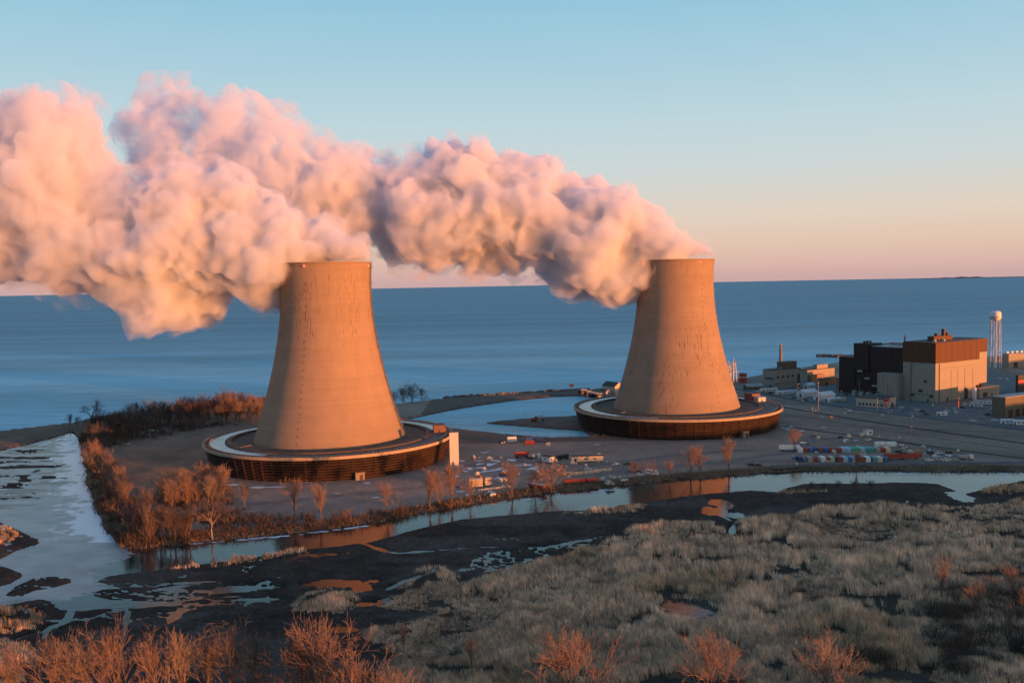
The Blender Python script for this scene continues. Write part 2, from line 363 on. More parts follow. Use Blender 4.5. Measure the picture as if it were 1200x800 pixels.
mr.inputs['From Min'].default_value = .36; mr.inputs['From Max'].default_value = .64; mr.inputs['To Min'].default_value = .68; mr.inputs['To Max'].default_value = 1.4
L.new(av.outputs['Result'], mr.inputs['Value']); vm = N.new('ShaderNodeVectorMath'); vm.operation = 'SCALE'; shal_sheen = N.new('ShaderNodeMapRange'); shal_sheen.inputs[1].default_value = 600; shal_sheen.inputs[2].default_value = 2600; shal_sheen.inputs[3].default_value = 1; shal_sheen.inputs[4].default_value = 0; shal_sheen.interpolation_type = 'SMOOTHSTEP'
spw = N.new('ShaderNodeSeparateXYZ'); L.new(ge.outputs['Position'], spw.inputs[0]); L.new(spw.outputs['Y'], shal_sheen.inputs[0])      # paler near water: shallows, with the higher sky's reflection put into the colour
cmx = N.new('ShaderNodeMix'); cmx.data_type = 'RGBA'; cmx.inputs['A'].default_value = (.026,.172,.27,1); cmx.inputs['B'].default_value = (.17,.40,.50,1); L.new(shal_sheen.outputs[0], cmx.inputs['Factor']); L.new(cmx.outputs['Result'], vm.inputs[0])
L.new(mr.outputs['Result'], vm.inputs['Scale']); L.new(vm.outputs[0], b.inputs['Base Color'])
def sheet(name, pts, z, m, kind='structure'):
    o = mesh_np(name, np.array([(x, y, z) for x, y in pts]), faces=[tuple(range(len(pts)))], mat=m); tag(o, kind=kind); return o
R = 36000
lake_pts = [(-R, 300), (-600, 300), (600, 300), (R, 300)]+[(R*math.cos(a)*1.2, 300+R*math.sin(a)*1.0) for a in np.linspace(0.02, math.pi-0.02, 60)]
sheet('lake_water', lake_pts, 0.0, mlake)
mcalm, t, b, n1, ge = water_mat('still_water', (.02,.022,.02), 0.10, 0.25, 0.05, (1, 1, 1), 0.6)
calm = [(-600,60),(900,60)]+W2([(1500,540),(1200,543),(940,545),(800,555),(650,568),(550,582),(450,600),(300,618),(150,630),(130,600),(112,560),(104,530),(96,508),(60,508),(0,517),(-100,528),(-300,545)])
sheet('marsh_water', calm, 0.03, mcalm)
# ice on the lagoon: a sheet whose uneven edge dips under the water
ICE = W2([(-120,560),(-120,528),(0,524),(60,513),(92,505),(96,530),(102,560),(110,592),(120,615),(134,640),(132,652),(115,660),(100,676),(100,690),(60,700),(0,705),(-120,730)])
ix, iy = np.meshgrid(np.linspace(-440, -100, 560), np.linspace(290, 690, 560)); IP = np.stack([ix.ravel(), iy.ravel()], -1)
di = sdf(IP, ICE); xx, yy = IP[:,0], IP[:,1]
streak = fbm(xx*0.35+yy*0.25, yy, 5, 5, 0.6); hole = (sm(streak, .48, .53)*sm(yy, 425, 450)*sm(-xx, 225, 262)*(fbm(xx*.3, yy, 18, 3) > .44))[:,None]
open_w = 0.0
iceh = 0.06+(streak-0.36-open_w*0.9)*0.5+np.clip(di*0.02, -0.3, 0.05)
bankd = np.minimum(-sdf(IP, MAIN), 60); snow = sm(0.60-bankd/26+(fbm(xx, yy, 7, 5, 0.65)-0.5)*2.2, 0.0, 0.35)*(xx > -330)*(xx < -165)*(yy > 392)
iceh = np.maximum(iceh, np.where(snow > 0.2, 0.09, -1)); iceh = np.clip(iceh, -0.3, 0.10)
iq = np.arange(560*560).reshape(560, 560); iqd = np.stack([iq[:-1,:-1].ravel(), iq[:-1,1:].ravel(), iq[1:,1:].ravel(), iq[1:,:-1].ravel()], -1)
m, t, b = newmat('lagoon_ice'); N, L = t.nodes, t.links
va = N.new('ShaderNodeAttribute'); va.attribute_name = 'frost'; L.new(va.outputs['Color'], b.inputs['Base Color'])
b.inputs['Roughness'].default_value = 0.3; b.inputs['Specular IOR Level'].default_value = 0.22
ice = mesh_np('ice', np.stack([xx, yy, iceh], -1), quads=iqd, mat=m, smooth=True)
fz = fbm(xx+11, yy*1.3, 9, 5, 0.6)[:,None]
cice = np.array([[.20,.23,.255]])*(0.5+1.0*fz); cice = cice*(1-hole*.85); csn = np.array([[.62,.64,.70]])
vcol(ice, 'frost', cice*(1-snow[:,None])+csn*snow[:,None]); tag(ice, kind='structure')
# ------------------------------------------------------------------ cooling towers
def shell_r(z): return 27.0*math.sqrt(1+((z-104)/67.0)**2)
def shell_mat(name, seed, dashes):
    m, t, b = newmat(name); N, L = t.nodes, t.links
    tc = N.new('ShaderNodeTexCoord'); sp = N.new('ShaderNodeSeparateXYZ'); L.new(tc.outputs['Object'], sp.inputs[0])
    at2 = N.new('ShaderNodeMath'); at2.operation = 'ARCTAN2'; L.new(sp.outputs['Y'], at2.inputs[0]); L.new(sp.outputs['X'], at2.inputs[1])
    def cyl(sa, sz, off=0.0):
        c = N.new('ShaderNodeCombineXYZ'); a = N.new('ShaderNodeMath'); a.operation = 'MULTIPLY'; a.inputs[1].default_value = sa
        z = N.new('ShaderNodeMath'); z.operation = 'MULTIPLY'; z.inputs[1].default_value = sz
        L.new(at2.outputs[0], a.inputs[0]); L.new(sp.outputs['Z'], z.inputs[0]); L.new(a.outputs[0], c.inputs['X']); L.new(z.outputs[0], c.inputs['Z'])
        c.inputs['Y'].default_value = off+seed
        return c.outputs[0]
    def noise(vec, detail=4, rough=.55):
        n = N.new('ShaderNodeTexNoise'); n.inputs['Scale'].default_value = 1; n.inputs['Detail'].default_value = detail; n.inputs['Roughness'].default_value = rough
        L.new(vec, n.inputs['Vector']); return n.outputs['Fac']
    def rng_(v, a, bb, c, d):
        r = N.new('ShaderNodeMapRange'); r.inputs[1].default_value = a; r.inputs[2].default_value = bb; r.inputs[3].default_value = c; r.inputs[4].default_value = d
        L.new(v, r.inputs[0]); return r.outputs[0]
    def mulv(a, bb):
        k = N.new('ShaderNodeMath'); k.operation = 'MULTIPLY'; L.new(a, k.inputs[0]); L.new(bb, k.inputs[1]); return k.outputs[0]
    lifts = rng_(noise(cyl(0.6, 0.55, 3)), .3, .7, .95, 1.04)       # each pour of concrete its own shade: level bands
    bands = rng_(noise(cyl(0.25, 0.09, 9), 3), .35, .65, .95, 1.04)
    blot = rng_(noise(cyl(7, 0.10, 5), 6, .65), .3, .7, .92, 1.06)
    run = rng_(noise(cyl(38, 0.035, 21), 4), .35, .75, 1.05, .88)
    # joint lines between the pours
    fr = N.new('ShaderNodeMath'); fr.operation = 'PINGPONG'; fr.inputs[1].default_value = 0.9; L.new(sp.outputs['Z'], fr.inputs[0])
    joint = rng_(fr.outputs[0], 0.0, 0.12, .94, 1.0)
    k = mulv(mulv(mulv(lifts, bands), blot), joint)
    # short dark weep marks below the leaking joints
    dn = rng_(noise(cyl(58, 0.16, 40), 2, .4), .61, .67, 0, 1)
    area = rng_(noise(cyl(1.6, 0.035, 60), 2), .5, .58, 0, 1)
    if dashes:
        g = N.new('ShaderNodeMapRange'); g.interpolation_type = 'SMOOTHSTEP'; g.inputs[1].default_value = 26; g.inputs[2].default_value = 16; g.inputs[3].default_value = 0; g.inputs[4].default_value = 1
        ab = N.new('ShaderNodeMath'); ab.operation = 'SUBTRACT'; ab.inputs[1].default_value = 92; L.new(sp.outputs['Z'], ab.inputs[0])
        aa = N.new('ShaderNodeMath'); aa.operation = 'ABSOLUTE'; L.new(ab.outputs[0], aa.inputs[0]); L.new(aa.outputs[0], g.inputs[0])
        dn = mulv(mulv(dn, g.outputs[0]), rng_(noise(cyl(2.2, .02, 77), 2), .40, .52, 0, 1))
    else: dn = mulv(dn, area)
    dark = rng_(dn, 0, 1, 1, .52)
    k = mulv(k, dark)
    # slightly darker towards the foot
    foot = rng_(sp.outputs['Z'], 12, 24, .90, 1.0); k = mulv(k, foot)
    vm = N.new('ShaderNodeVectorMath'); vm.operation = 'SCALE'; vm.inputs[0].default_value = (.245,.187,.142); L.new(k, vm.inputs['Scale'])
    L.new(vm.outputs[0], b.inputs['Base Color']); b.inputs['Roughness'].default_value = .9; b.inputs['Specular IOR Level'].default_value = .15
    return m
mdeck = mat('deck_concrete', (.10,.078,.062), .9, var=.3, scale=.12)
mrim = mat('parapet_concrete', (.30,.24,.18), .85, var=.15, scale=.3)
mlouv = mat('louvre_boards', (.014,.009,.008), .8, var=.35, scale=.2)
mslat = mat('louvre_slats', (.048,.026,.020), .8, var=.35, scale=.25)
mvoid = mat('dark_interior', (.012,.010,.010), .95)
mpost = mat('concrete_post', (.05,.036,.03), .9, var=.3)
mpipe = mat('frosted_basin', (.20,.25,.29), .25, var=.4, scale=.12)
mpanel = mat('white_panel', (.42,.41,.39), .6, var=.05, streak=.5)
msteel = mat('galvanised_steel', (.22,.22,.22), .5, .6, var=.2)
mrust = mat('rusty_steel', (.16,.075,.05), .85, var=.3)
mlampred = mat('red_beacon', (.5,.03,.02), .4, emit=((1,.07,.03), 2.5))
mhatch = mat('hatch_cover', (.05,.045,.045), .7)
mpink = mat('faded_red_cladding', (.17,.09,.07), .8, var=.15)
def cooling_tower(loc, label, seed, dashes, ladder_ang, beacon_ang, boxes, door_ang, dot_ang):
    t = thing('cooling_tower', label, 'cooling tower', loc, 0, 'cooling towers on the lake shore')
    zs = [12.2]+list(np.linspace(14, 118, 60))+[118.3]
    prof = [(shell_r(z), z) for z in zs]+[(shell_r(118.3)+.5, 118.35), (shell_r(118.3)+.5, 119.3), (shell_r(118.3)-.9, 119.3)]
    prof += [(shell_r(z)-.9, z) for z in np.linspace(118, 14, 30)]
    sh = MB().lathe(prof, 128).build('shell', shell_mat('weathered_concrete_'+('first' if dashes else 'second'), seed, dashes), t, smooth=True)
    # the rim's shadow gap
    # ladder run with landings up the outside
    lad = MB(); a = ladder_ang
    def on(z, off=0.5, aa=None): 
        aa = a if aa is None else aa; r = shell_r(z)+off; return (r*math.cos(aa), r*math.sin(aa), z)
    zz = list(np.linspace(14, 118.5, 40))
    for z0, z1 in zip(zz[:-1], zz[1:]):
        for da in (-.012, .012): lad.tube(on(z0, .5, a+da), on(z1, .5, a+da), .13, n=4)
        lad.tube(on(z0, .9), on(z1, .9), .2, n=4)
    for z in np.linspace(20, 116, 11):
        p = on(z, 1.0); lad.box(p, (1.9, 3.2, .25), a); lad.box((p[0], p[1], p[2]+.9), (1.8, 3.0, .12), a)
    lad.build('ladder', msteel, t)
    for z in np.arange(16, 108, 4.1):
        p = on(z, .05, dot_ang); MB().box(p, (.4, .5, .55), dot_ang).build('inspection_hatch', mat('hatch_plate', (.075,.06,.05)), t)
    for k in range(4):
        bc = MB()
        p = on(117.2, .7, beacon_ang+k*math.pi/2); bc.lathe([(.01, 0), (.38, 0), (.42, .4), (.3, .7), (.01, .85)], 10, c=(p[0], p[1], 116.6)); bc.build('warning_light', mlampred, t)
    # fill ring round the foot: dark boards behind rows of slats, posts, deck, parapet
    Rr = 74.5
    wall = MB(); wall.lathe([(Rr-5.0, 0), (Rr-2.2, 12.4), (Rr-3.4, 12.4), (Rr-6.2, 0)], 144, closed=True)
    wall.build('louvre_wall', mlouv, t)
    sl = MB()
    for i in range(7):
        z = 1.2+i*1.62; r = Rr-4.9+z*.235
        sl.lathe([(r, z+.50), (r+1.35, z-.1), (r+1.35, z+.22), (r, z+.72)], 144, closed=True)
    sl.build('slats', mslat, t)
    po = MB()
    for k in range(72):
        aa = 2*math.pi*k/72; c, s = math.cos(aa), math.sin(aa); w = 0.22 if k % 9 else 0.6
        r0, r1 = Rr-5.3, Rr-2.2
        n = Vector((-s, c, 0)); A = Vector((r0*c, r0*s, -.4)); B = Vector((r1*c, r1*s, 12.3)); o = Vector((c, s, 0))
        vs = []
        for P in (A, B):
            for sx, sy in ((-1,-1.2), (1,-1.2), (1,.9), (-1,.9)): vs.append(P+n*w*.5*sx+o*sy)
        po.add(vs, [(0,3,2,1), (4,5,6,7), (0,1,5,4), (1,2,6,5), (2,3,7,6), (3,0,4,7)])
    po.build('posts', mpost, t)
    MB().lathe([(Rr-1.6, 12.35), (Rr+.3, 12.35), (Rr+.3, 14.0), (Rr-.5, 14.0), (Rr-.5, 13.15), (Rr-1.6, 13.15)], 180, closed=True).build('parapet', mrim, t)
    MB().lathe([(shell_r(13)-1, 13.0), (58.5, 13.1), (58.5, 14.2), (61.0, 14.2), (61.0, 13.0), (Rr-.6, 13.0), (Rr-.6, 12.42), (shell_r(13)-1, 12.3)], 144).build('deck', mdeck, t)
    MB().lathe([(62.0, 13.02), (62.0, 13.55), (70.6, 13.55), (70.6, 13.02)], 144, a0=math.radians(15), a1=math.radians(250)).build('water_trough', mpipe, t)
    MB().lathe([(62.0, 13.01), (62.0, 13.30), (70.6, 13.30), (70.6, 13.01)], 144, a0=math.radians(251), a1=math.radians(374)).build('dry_trough', mat('trough_gravel', (.12,.115,.115), .9, var=.4, scale=.3), t)
    for rr in (61.7, 71.0): MB().lathe([(rr-.25, 13.0), (rr-.25, 14.0), (rr+.25, 14.0), (rr+.25, 13.0)], 144).build('trough_kerb', mrim if rr > 65 else mdeck, t)
    h0 = None
    for k in range(84):
        aa = math.radians(188+k*2.05); p = (72.5*math.cos(aa), 72.5*math.sin(aa), 13.55)
        if h0 is None: h0 = MB().box((0,0,0), (1.1, 1.3, 1.0)).build('hatch', mhatch, t); o = h0
        else: o = h0.copy(); COL.objects.link(o); o.parent = t
        o.location = p; o.rotation_euler = (0, 0, aa)
    for nm, ang, r, d, mm in boxes:
        aa = math.radians(ang); bx = MB(); bx.box((0,0,d[2]/2), d); bx.box((0,0,d[2]+.15), (d[0]+.5, d[1]+.5, .3)); bx.box((d[0]*.45, d[1]*.2, d[2]*.3), (d[0]*.35, d[1]*.7, d[2]*.6))
        o = bx.build(nm, mm, t); o.location = (r*math.cos(aa), r*math.sin(aa), 13.2); o.rotation_euler = (0, 0, aa)
        dd = MB().box((0,0,0), (.9, .08, 2.0)).build('door', mhatch, o); dd.location = (0, -d[1]/2-.02, 1.05)
    aa = math.radians(door_ang); o = MB().box((0,0,2.1), (4.5, 5, 4.2)).box((0,0,4.35), (5, 5.5, .3)).build('entrance_porch', mat('porch_block', (.2,.16,.12), .9, var=.15), t)
    o.location = ((Rr-3)*math.cos(aa), (Rr-3)*math.sin(aa), -.3); o.rotation_euler = (0, 0, aa)
    dd = MB().box((0,0,0), (.1, 1.8, 3)).build('door', mhatch, o); dd.location = (2.27, .6, 1.6)
    # spray bar rails on the inner roof
    for ang, l in ((215, 10), (258, 5), (300, 12), (150, 9)):
        a2 = math.radians(ang); MB().tube((49.5*math.cos(a2), 49.5*math.sin(a2), 13.5), ((49.5+l)*math.cos(a2+.05), (49.5+l)*math.sin(a2+.05), 13.4), .3, n=5).build('pipe', msteel, t)
    return t
A = math.radians
tw1 = cooling_tower(T1, 'concrete cooling tower with dark weep streaks near its top, beside the icy lagoon', 1.3, True, A(-4), A(-104), [('pump_hut', 8, 66.5, (7, 11, 4.6), mpink)], -67, A(-104))
tw2 = cooling_tower(T2, 'concrete cooling tower with few streaks, standing closer to the plant buildings', 6.7, False, A(3), A(-62), [('pump_hut', 22, 66.5, (7, 10, 5), mpink), ('valve_hut', 13, 66.5, (6, 7, 3.4), mpanel)], -62, A(-58))
# ------------------------------------------------------------------ steam
def plume(name, label, Y, stations, seed, parts, depthk=0.85, drift=0.0):
    r = np.random.default_rng(seed); st = np.array(stations, float)
    top = [atY(s[0], s[1], Y) for s in st]; bot = [atY(s[0], s[2], Y) for s in st]
    xs = np.array([p.x for p in top])[::-1]; zt = np.array([p.z for p in top])[::-1]; zb = np.array([p.z for p in bot])[::-1]
    x0 = xs[-1]; root = None
    ico = bpy.data.meshes.new('ball')
    import bmesh
    bm = bmesh.new(); bmesh.ops.create_icosphere(bm, subdivisions=2, radius=1); bv = np.array([v.co[:] for v in bm.verts]); bf = np.array([[v.index for v in f.verts] for f in bm.faces]); bm.free(); bpy.data.meshes.remove(ico)
    res = []
    for (pn, xa, xb, dens, vox, veil) in parts:
        r = np.random.default_rng(seed); grow = 1.0
        V = []; F = []; nb = 0; x = xa
        while x > xb:
            t_, b_ = np.interp(x, xs, zt), np.interp(x, xs, zb); h = (t_-b_)/2; c = (t_+b_)/2
            dy = max(h*depthk, 6); n = max(4, int(3+h*0.36))
            for k in range(n):
                rad = h*r.uniform(.18, .50) if k else h*r.uniform(.5,.72)
                rad = min(max(rad, 1.6), 17 if k else 25)
                a = r.uniform(0, 2*math.pi); q = r.uniform(.35, 1.0)**.6
                cy = math.cos(a)*max(dy-rad, 0)*q; cz = math.sin(a)*max(h-rad*.95, 0)*q
                if k == 0: cy = cz = 0
                rad *= grow
                sc = np.array([r.uniform(.9, 1.25), r.uniform(.9, 1.1), r.uniform(.85, 1.05)])*rad
                V.append(bv*sc+np.array([x+r.uniform(-2, 2), Y+drift*(x0-x)+cy, c+cz])); F.append(bf+nb); nb += len(bv)
            x -= max(1.8, h*.17)
        o = mesh_np(pn, np.concatenate(V), tris=np.concatenate(F))
        md = o.modifiers.new('fuse', 'REMESH'); md.mode = 'VOXEL'; md.voxel_size = vox; md.use_smooth_shade = True
        # the billows; a veil also swells outward and frays more
        for nm, typ, size, stg, mid in (('heave', 'VORONOI', 46, -17.0, .53), ('billow', 'VORONOI', 21, -11.5, .52), ('curl', 'VORONOI', 9.5, -6.2, .5), ('swell', None, 0, veil*.45, 0), ('drift', 'CLOUDS', 34, 13, .5), ('fray', 'CLOUDS', 6, 3.6+veil*.7, .5), ('tear', 'CLOUDS', 20, veil*3.2, .5)):
            if stg == 0: continue
            d = o.modifiers.new(nm, 'DISPLACE'); d.strength = stg; d.mid_level = mid
            if typ:
                tx = bpy.data.textures.new(nm+pn, typ); tx.noise_scale = size; d.texture = tx; d.texture_coords = 'GLOBAL'
                if typ == 'CLOUDS': tx.noise_depth = 5
        md = o.modifiers.new('clean', 'REMESH'); md.mode = 'VOXEL'; md.voxel_size = vox*.95; md.use_smooth_shade = True
        m = bpy.data.materials.new('steam_'+pn); m.use_nodes = True; N, L = m.node_tree.nodes, m.node_tree.links; N.clear()
        oo = N.new('ShaderNodeOutputMaterial'); vs = N.new('ShaderNodeVolumePrincipled'); vs.inputs['Color'].default_value = (.87,.91,.98,1)
        vs.inputs['Density'].default_value = dens; vs.inputs['Anisotropy'].default_value = .1; L.new(vs.outputs[0], oo.inputs['Volume'])
        if 'veil' in pn or 'tail' in pn or 'spent' in pn:      # torn wisps: the density breaks up into shreds
            tc = N.new('ShaderNodeNewGeometry'); nz = N.new('ShaderNodeTexNoise'); nz.inputs['Scale'].default_value = .055; nz.inputs['Detail'].default_value = 4; nz.inputs['Roughness'].default_value = .62; nz.inputs['Distortion'].default_value = .6
            L.new(tc.outputs['Position'], nz.inputs['Vector']); mr = N.new('ShaderNodeMapRange'); mr.interpolation_type = 'SMOOTHSTEP'; body = pn == 'spent_steam'; nz.inputs['Scale'].default_value = .038 if body else .055; mr.inputs[1].default_value = .38 if body else .42; mr.inputs[2].default_value = .60 if body else .66; mr.inputs[3].default_value = dens*.06 if body else 0; mr.inputs[4].default_value = dens*(2.0 if body else 3.6)
            L.new(nz.outputs['Fac'], mr.inputs[0]); L.new(mr.outputs[0], vs.inputs['Density'])
        else: m.cycles.homogeneous_volume = True
        o.data.materials.append(m)
        if root is None: root = o
        else: o.parent = root
        res.append(o)
    return tag(root, label, 'steam plume', 'steam plumes drifting from the towers')
P1 = [(434,296,310),(418,278,311),(395,264,316),(370,248,324),(340,230,338),(310,218,352),(280,212,356),(255,196,364),(230,184,376),(200,200,384),(175,226,382),(150,215,362),(125,186,356),(100,150,354),(75,106,346),(50,98,340),(20,120,334),(-20,106,332),(-80,90,340),(-160,100,340),(-260,90,330)]
P2 = [(837,292,304),(820,280,306),(800,264,316),(775,248,332),(745,234,346),(720,220,354),(695,204,354),(670,200,346),(645,190,328),(622,166,322),(605,184,318),(596,226,312),(580,230,310),(566,166,316),(535,165,322),(510,168,326),(480,166,320),(455,176,312),(440,196,306),(425,184,305),(400,160,298),(375,148,292),(345,130,280),(310,112,268),(275,108,258),(240,108,248),(215,96,238),(190,86,226),(172,104,210),(160,150,190)]
x_of = lambda px, Y: atY(px, 300, Y).x
xo = x_of
plume('steam_plume', 'thick pink steam plume from the lagoon tower, in front of the other plume', T1.y, P1, 11,
      [('steam_plume', xo(433, T1.y), xo(205, T1.y), .24, 1.45, 0), ('veil', xo(425, T1.y), xo(180, T1.y), .034, 1.9, 6.0), ('spent_steam', xo(222, T1.y), xo(-260, T1.y), .10, 1.7, 0), ('spent_veil', xo(235, T1.y), xo(-260, T1.y), .024, 2.2, 10)])
plume('steam_plume', 'long pink steam plume from the tower by the plant, passing behind the nearer plume', T2.y, P2, 23,
      [('steam_plume', xo(836, T2.y), xo(560, T2.y), .155, 1.6, 0), ('veil', xo(825, T2.y), xo(540, T2.y), .034, 1.9, 6.0), ('spent_steam', xo(580, T2.y), xo(395, T2.y), .11, 2.0, 0), ('thin_tail', xo(405, T2.y), xo(166, T2.y), .034, 2.2, 2), ('spent_veil', xo(600, T2.y), xo(150, T2.y), .02, 2.3, 10)])
# ------------------------------------------------------------------ unseen ridge added towards the sun, shaped to shade the marsh
sh2 = Vector((math.sin(SUN_PHI), -math.cos(SUN_PHI), 0)); pr2 = Vector((math.cos(SUN_PHI), math.sin(SUN_PHI), 0))
hc = Vector((60, 330, 0))+sh2*450
hu, hv = np.meshgrid(np.linspace(-900, 900, 361), np.linspace(-90, 90, 37)); hu = hu.ravel(); hv = hv.ravel()
hx = hc.x+pr2.x*hu+sh2.x*hv; hy = hc.y+pr2.y*hu+sh2.y*hv
hz = np.clip(1-(hv/90)**2, 0, 1)*(SHADE_RIDGE_H+(fbm(hu+999, hv+999, 60, 4)-.5)*4-1.5*sm(hu, 0, 35)*(1-sm(hu, 62, 95))+2*sm(hu, 75, 130))+np.where(np.abs(hv) < 60, (fbm(hu+500, hv+500, 9, 3)-.5)*4, 0)-.5
hq = np.arange(361*37).reshape(37, 361)
shade_ridge = mesh_np('shade_ridge', np.stack([hx, hy, hz], -1), quads=np.stack([hq[:-1,:-1].ravel(), hq[:-1,1:].ravel(), hq[1:,1:].ravel(), hq[1:,:-1].ravel()], -1), mat=mat('shade_ridge_earth', (.07,.055,.04), .95, var=.4, scale=.1), smooth=True)
tag(shade_ridge, kind='structure')
# far shore on the horizon, breakwater
fs = MB(); n = 60
for k in range(n+1):
    a = math.radians(23.0+13*k/n); env = min(1, k/5)*(1 if 5 < k < 18 else .35); h = env*(34+10*math.sin(k*1.7)+8*math.sin(k*.6))
    for rr, zz in ((29000, 0), (29300, h), (30500, h*.9), (31000, 0)): fs.v.append((rr*math.sin(a), rr*math.cos(a), zz))
for k in range(n):
    for j in range(3): fs.f.append((k*4+j, k*4+4+j, k*4+5+j, k*4+1+j)); fs.m.append(0)
tag(fs.build('far_shore', mat('far_shore', (.10,.09,.11), .95)), kind='structure')
# ------------------------------------------------------------------ roads on the plant side
GZ = 1.52
def strip(name, pts, w, m, z=GZ+.05, parent=None):
    P = [at(x, y, GZ) for x, y in pts]; v = []; f = []
    for i, p in enumerate(P):
        d = (P[min(i+1, len(P)-1)]-P[max(i-1, 0)]); d.z = 0; d.normalize(); s = Vector((-d.y, d.x, 0))*w/2
        v += [(p.x+s.x, p.y+s.y, z), (p.x-s.x, p.y-s.y, z)]
    f = [(2*i, 2*i+1, 2*i+3, 2*i+2) for i in range(len(P)-1)]
    return mesh_np(name, np.array(v), faces=f, mat=m, parent=parent)
masph = mat('asphalt', (.085,.08,.082), .9, var=.25, scale=.15); mdark = mat('dark_ballast', (.035,.030,.028), .95, var=.3, scale=.4)
mlot = mat('lot_gravel', (.13,.125,.125), .95, var=.3, scale=.1)
lot = [(866,453),(900,459),(955,470.5),(1010,479),(1100,490),(1250,510),(1250,462),(1200,446),(1150,428),(1120,434),(1060,446),(980,446),(900,448)]
o = mesh_np('car_park', np.array([tuple(at(x, y, GZ))[:2]+(GZ+.03,) for x, y in lot]), faces=[tuple(range(len(lot)))], mat=mlot); tag(o, kind='structure')
tag(strip('road', [(835,452),(870,457),(930,468.5),(1010,480.5),(1110,492.5),(1300,516)], 9, masph, GZ+.07), kind='structure')
tag(strip('road', [(905,549),(935,546),(1000,544),(1100,543),(1250,541)], 5, masph, GZ+.06), kind='structure')
for nm, pts, w in (('railway_bed', [(870,468),(930,479),(1010,492.5),(1110,507),(1300,533)], 4.2), ('ditch', [(918,499),(960,505),(1030,514),(1130,528),(1300,550)], 3.5), ('ditch', [(935,517),(985,512.5),(1060,519),(1130,531)], 1.6), ('ditch', [(880,479),(950,490),(1050,506),(1160,522),(1300,541)], 1.2)):
    tag(strip(nm, pts, w, mdark, GZ+.04), kind='structure')
tag(strip('track', [(700,556),(760,548),(850,540),(925,530),(960,512)], 6, mat('track_gravel', (.165,.135,.125), .95, var=.3, scale=.2), GZ+.045), kind='structure')
tag(strip('track', [(540,546),(600,540),(700,545),(790,533),(880,527)], 7, MATS['track_gravel'], GZ+.048), kind='structure')
# ------------------------------------------------------------------ buildings
RZ = math.radians(33); bv_ = Vector((math.cos(RZ), math.sin(RZ), 0)); bu_ = Vector((-math.sin(RZ), math.cos(RZ), 0))
def along(P, d, px):
    """distance from P along the ground direction d at which picture column px is reached"""
    k = (px-600)/CAM_F; C = Vector((0, 0, CAM_H)); g = lambda v: v.dot(_rt)-k*v.dot(_fw)
    return -g(P-C)/g(d)
def ztop(P, px, py): return atY(px, py, P.y).z
mconc = mat('pale_concrete', (.255,.235,.20), .85, var=.10, scale=.12, streak=.4); mconc2 = mat('grey_concrete', (.25,.23,.20), .88, var=.14, scale=.15, streak=.5)
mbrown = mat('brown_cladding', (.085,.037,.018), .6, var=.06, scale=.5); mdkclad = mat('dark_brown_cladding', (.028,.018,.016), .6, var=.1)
mroof = mat('roof_felt', (.07,.062,.06), .9, var=.2); mroofp = mat('pale_roof', (.30,.295,.29), .7, var=.1); mglass = mat('dark_glass', (.02,.025,.03), .15, var=.05)
mwhite = mat('white_sheet', (.55,.55,.56), .6, var=.06); moff = mat('cream_paint', (.42,.37,.30), .7, var=.08); mred = mat('red_paint', (.42,.045,.03), .55, var=.15); mpolew = mat('weathered_pole', (.25,.19,.15), .9, var=.2)
mdoor = mat('dark_door', (.04,.035,.035), .7); mgreyp = mat('grey_paint', (.28,.28,.28), .7, var=.12); mgreen = mat('olive_cladding', (.12,.11,.085), .8, var=.15)
P0 = at(1096, 472, GZ)
rb = thing('reactor_building', 'tall block with orange brown upper cladding over pale concrete walls', 'power station building', P0, RZ)
V1 = along(P0, bv_, 1147); V2 = along(P0, bv_, 1160); U1 = along(P0, bu_, 1058); U2 = along(P0, bu_, 1033)
HB = ztop(P0, 1096, 402)-GZ; HS = ztop(P0, 1096, 426)-GZ
def lbox(x0, x1, y0, y1, z0, z1, mb=None):
    mb = mb or MB(); return mb.box(((x0+x1)/2, (y0+y1)/2, (z0+z1)/2), (x1-x0, y1-y0, z1-z0))
Pc = P0+bv_*V2; H4 = ztop(Pc, 1160, 448)-GZ
lbox(0, V1, 0, U1, -.2, HS).build('concrete_wall', mconc, rb)
lbox(V1, V2, 3, U1, H4, HS+5.5).build('annex_wall', mconc, rb)
lbox(-.25, V1+.02, -.25, U1+.25, HS, HB).build('upper_cladding', mbrown, rb); lbox(V1+.02, V2+.2, 2.7, U1+.2, HS+5.5, HB).build('annex_cladding', mbrown, rb)
lbox(.6, V2-.6, 3.6, U1-.6, HB, HB+.35).build('roof', mroof, rb)
MBp = MB(); MBp.box((V1*.5, U1*.55, HB+2.2), (V1*.42, 6, 3.8)); pent = MBp.build('roof_plant_room', mbrown, rb)
for xx, hh in ((V1*.58, 5.5), (V1*.42, 2.2), (V1*.66, 2.0)): oo = MB().box((0,0,hh/2), (2.4, 2.4, hh)).build('vent', mbrown, pent); oo.location = (xx, U1*.55, HB+4.1)
# concrete courses, downpipes and doors
cs = MB()
for z in (HS*.31, HS*.52): cs.box((V1*.5, -.05, z), (V1, .12, .35)); cs.box((-.05, U1*.5, z), (.12, U1, .35))
cs.build('string_course', mconc2, rb)
for xx in (V1*.35, V1*.5, V1*.66, V1*.85): MB().box((xx, -.1, HS*.42), (.3, .25, HS*.75)).build('downpipe', mconc2, rb)
lbox(V1*.66, V1*.74, -.15, .05, 0, 8.5).build('roller_door', mdoor, rb); lbox(V1*.25, V1*.29, -.12, .05, 0, 3).build('door', mdoor, rb)
lbox(V1*.9, V1*.97, -.15, .05, 0, 5).build('door', mdoor, rb)
lbox(-.16, .05, U1*.2, U1*.24, 0, 3).build('door', mdoor, rb)
lbox(V1+1, V2-1, 6, U1-3, .2, H4-.6).build('loading_bay', mdkclad, rb)
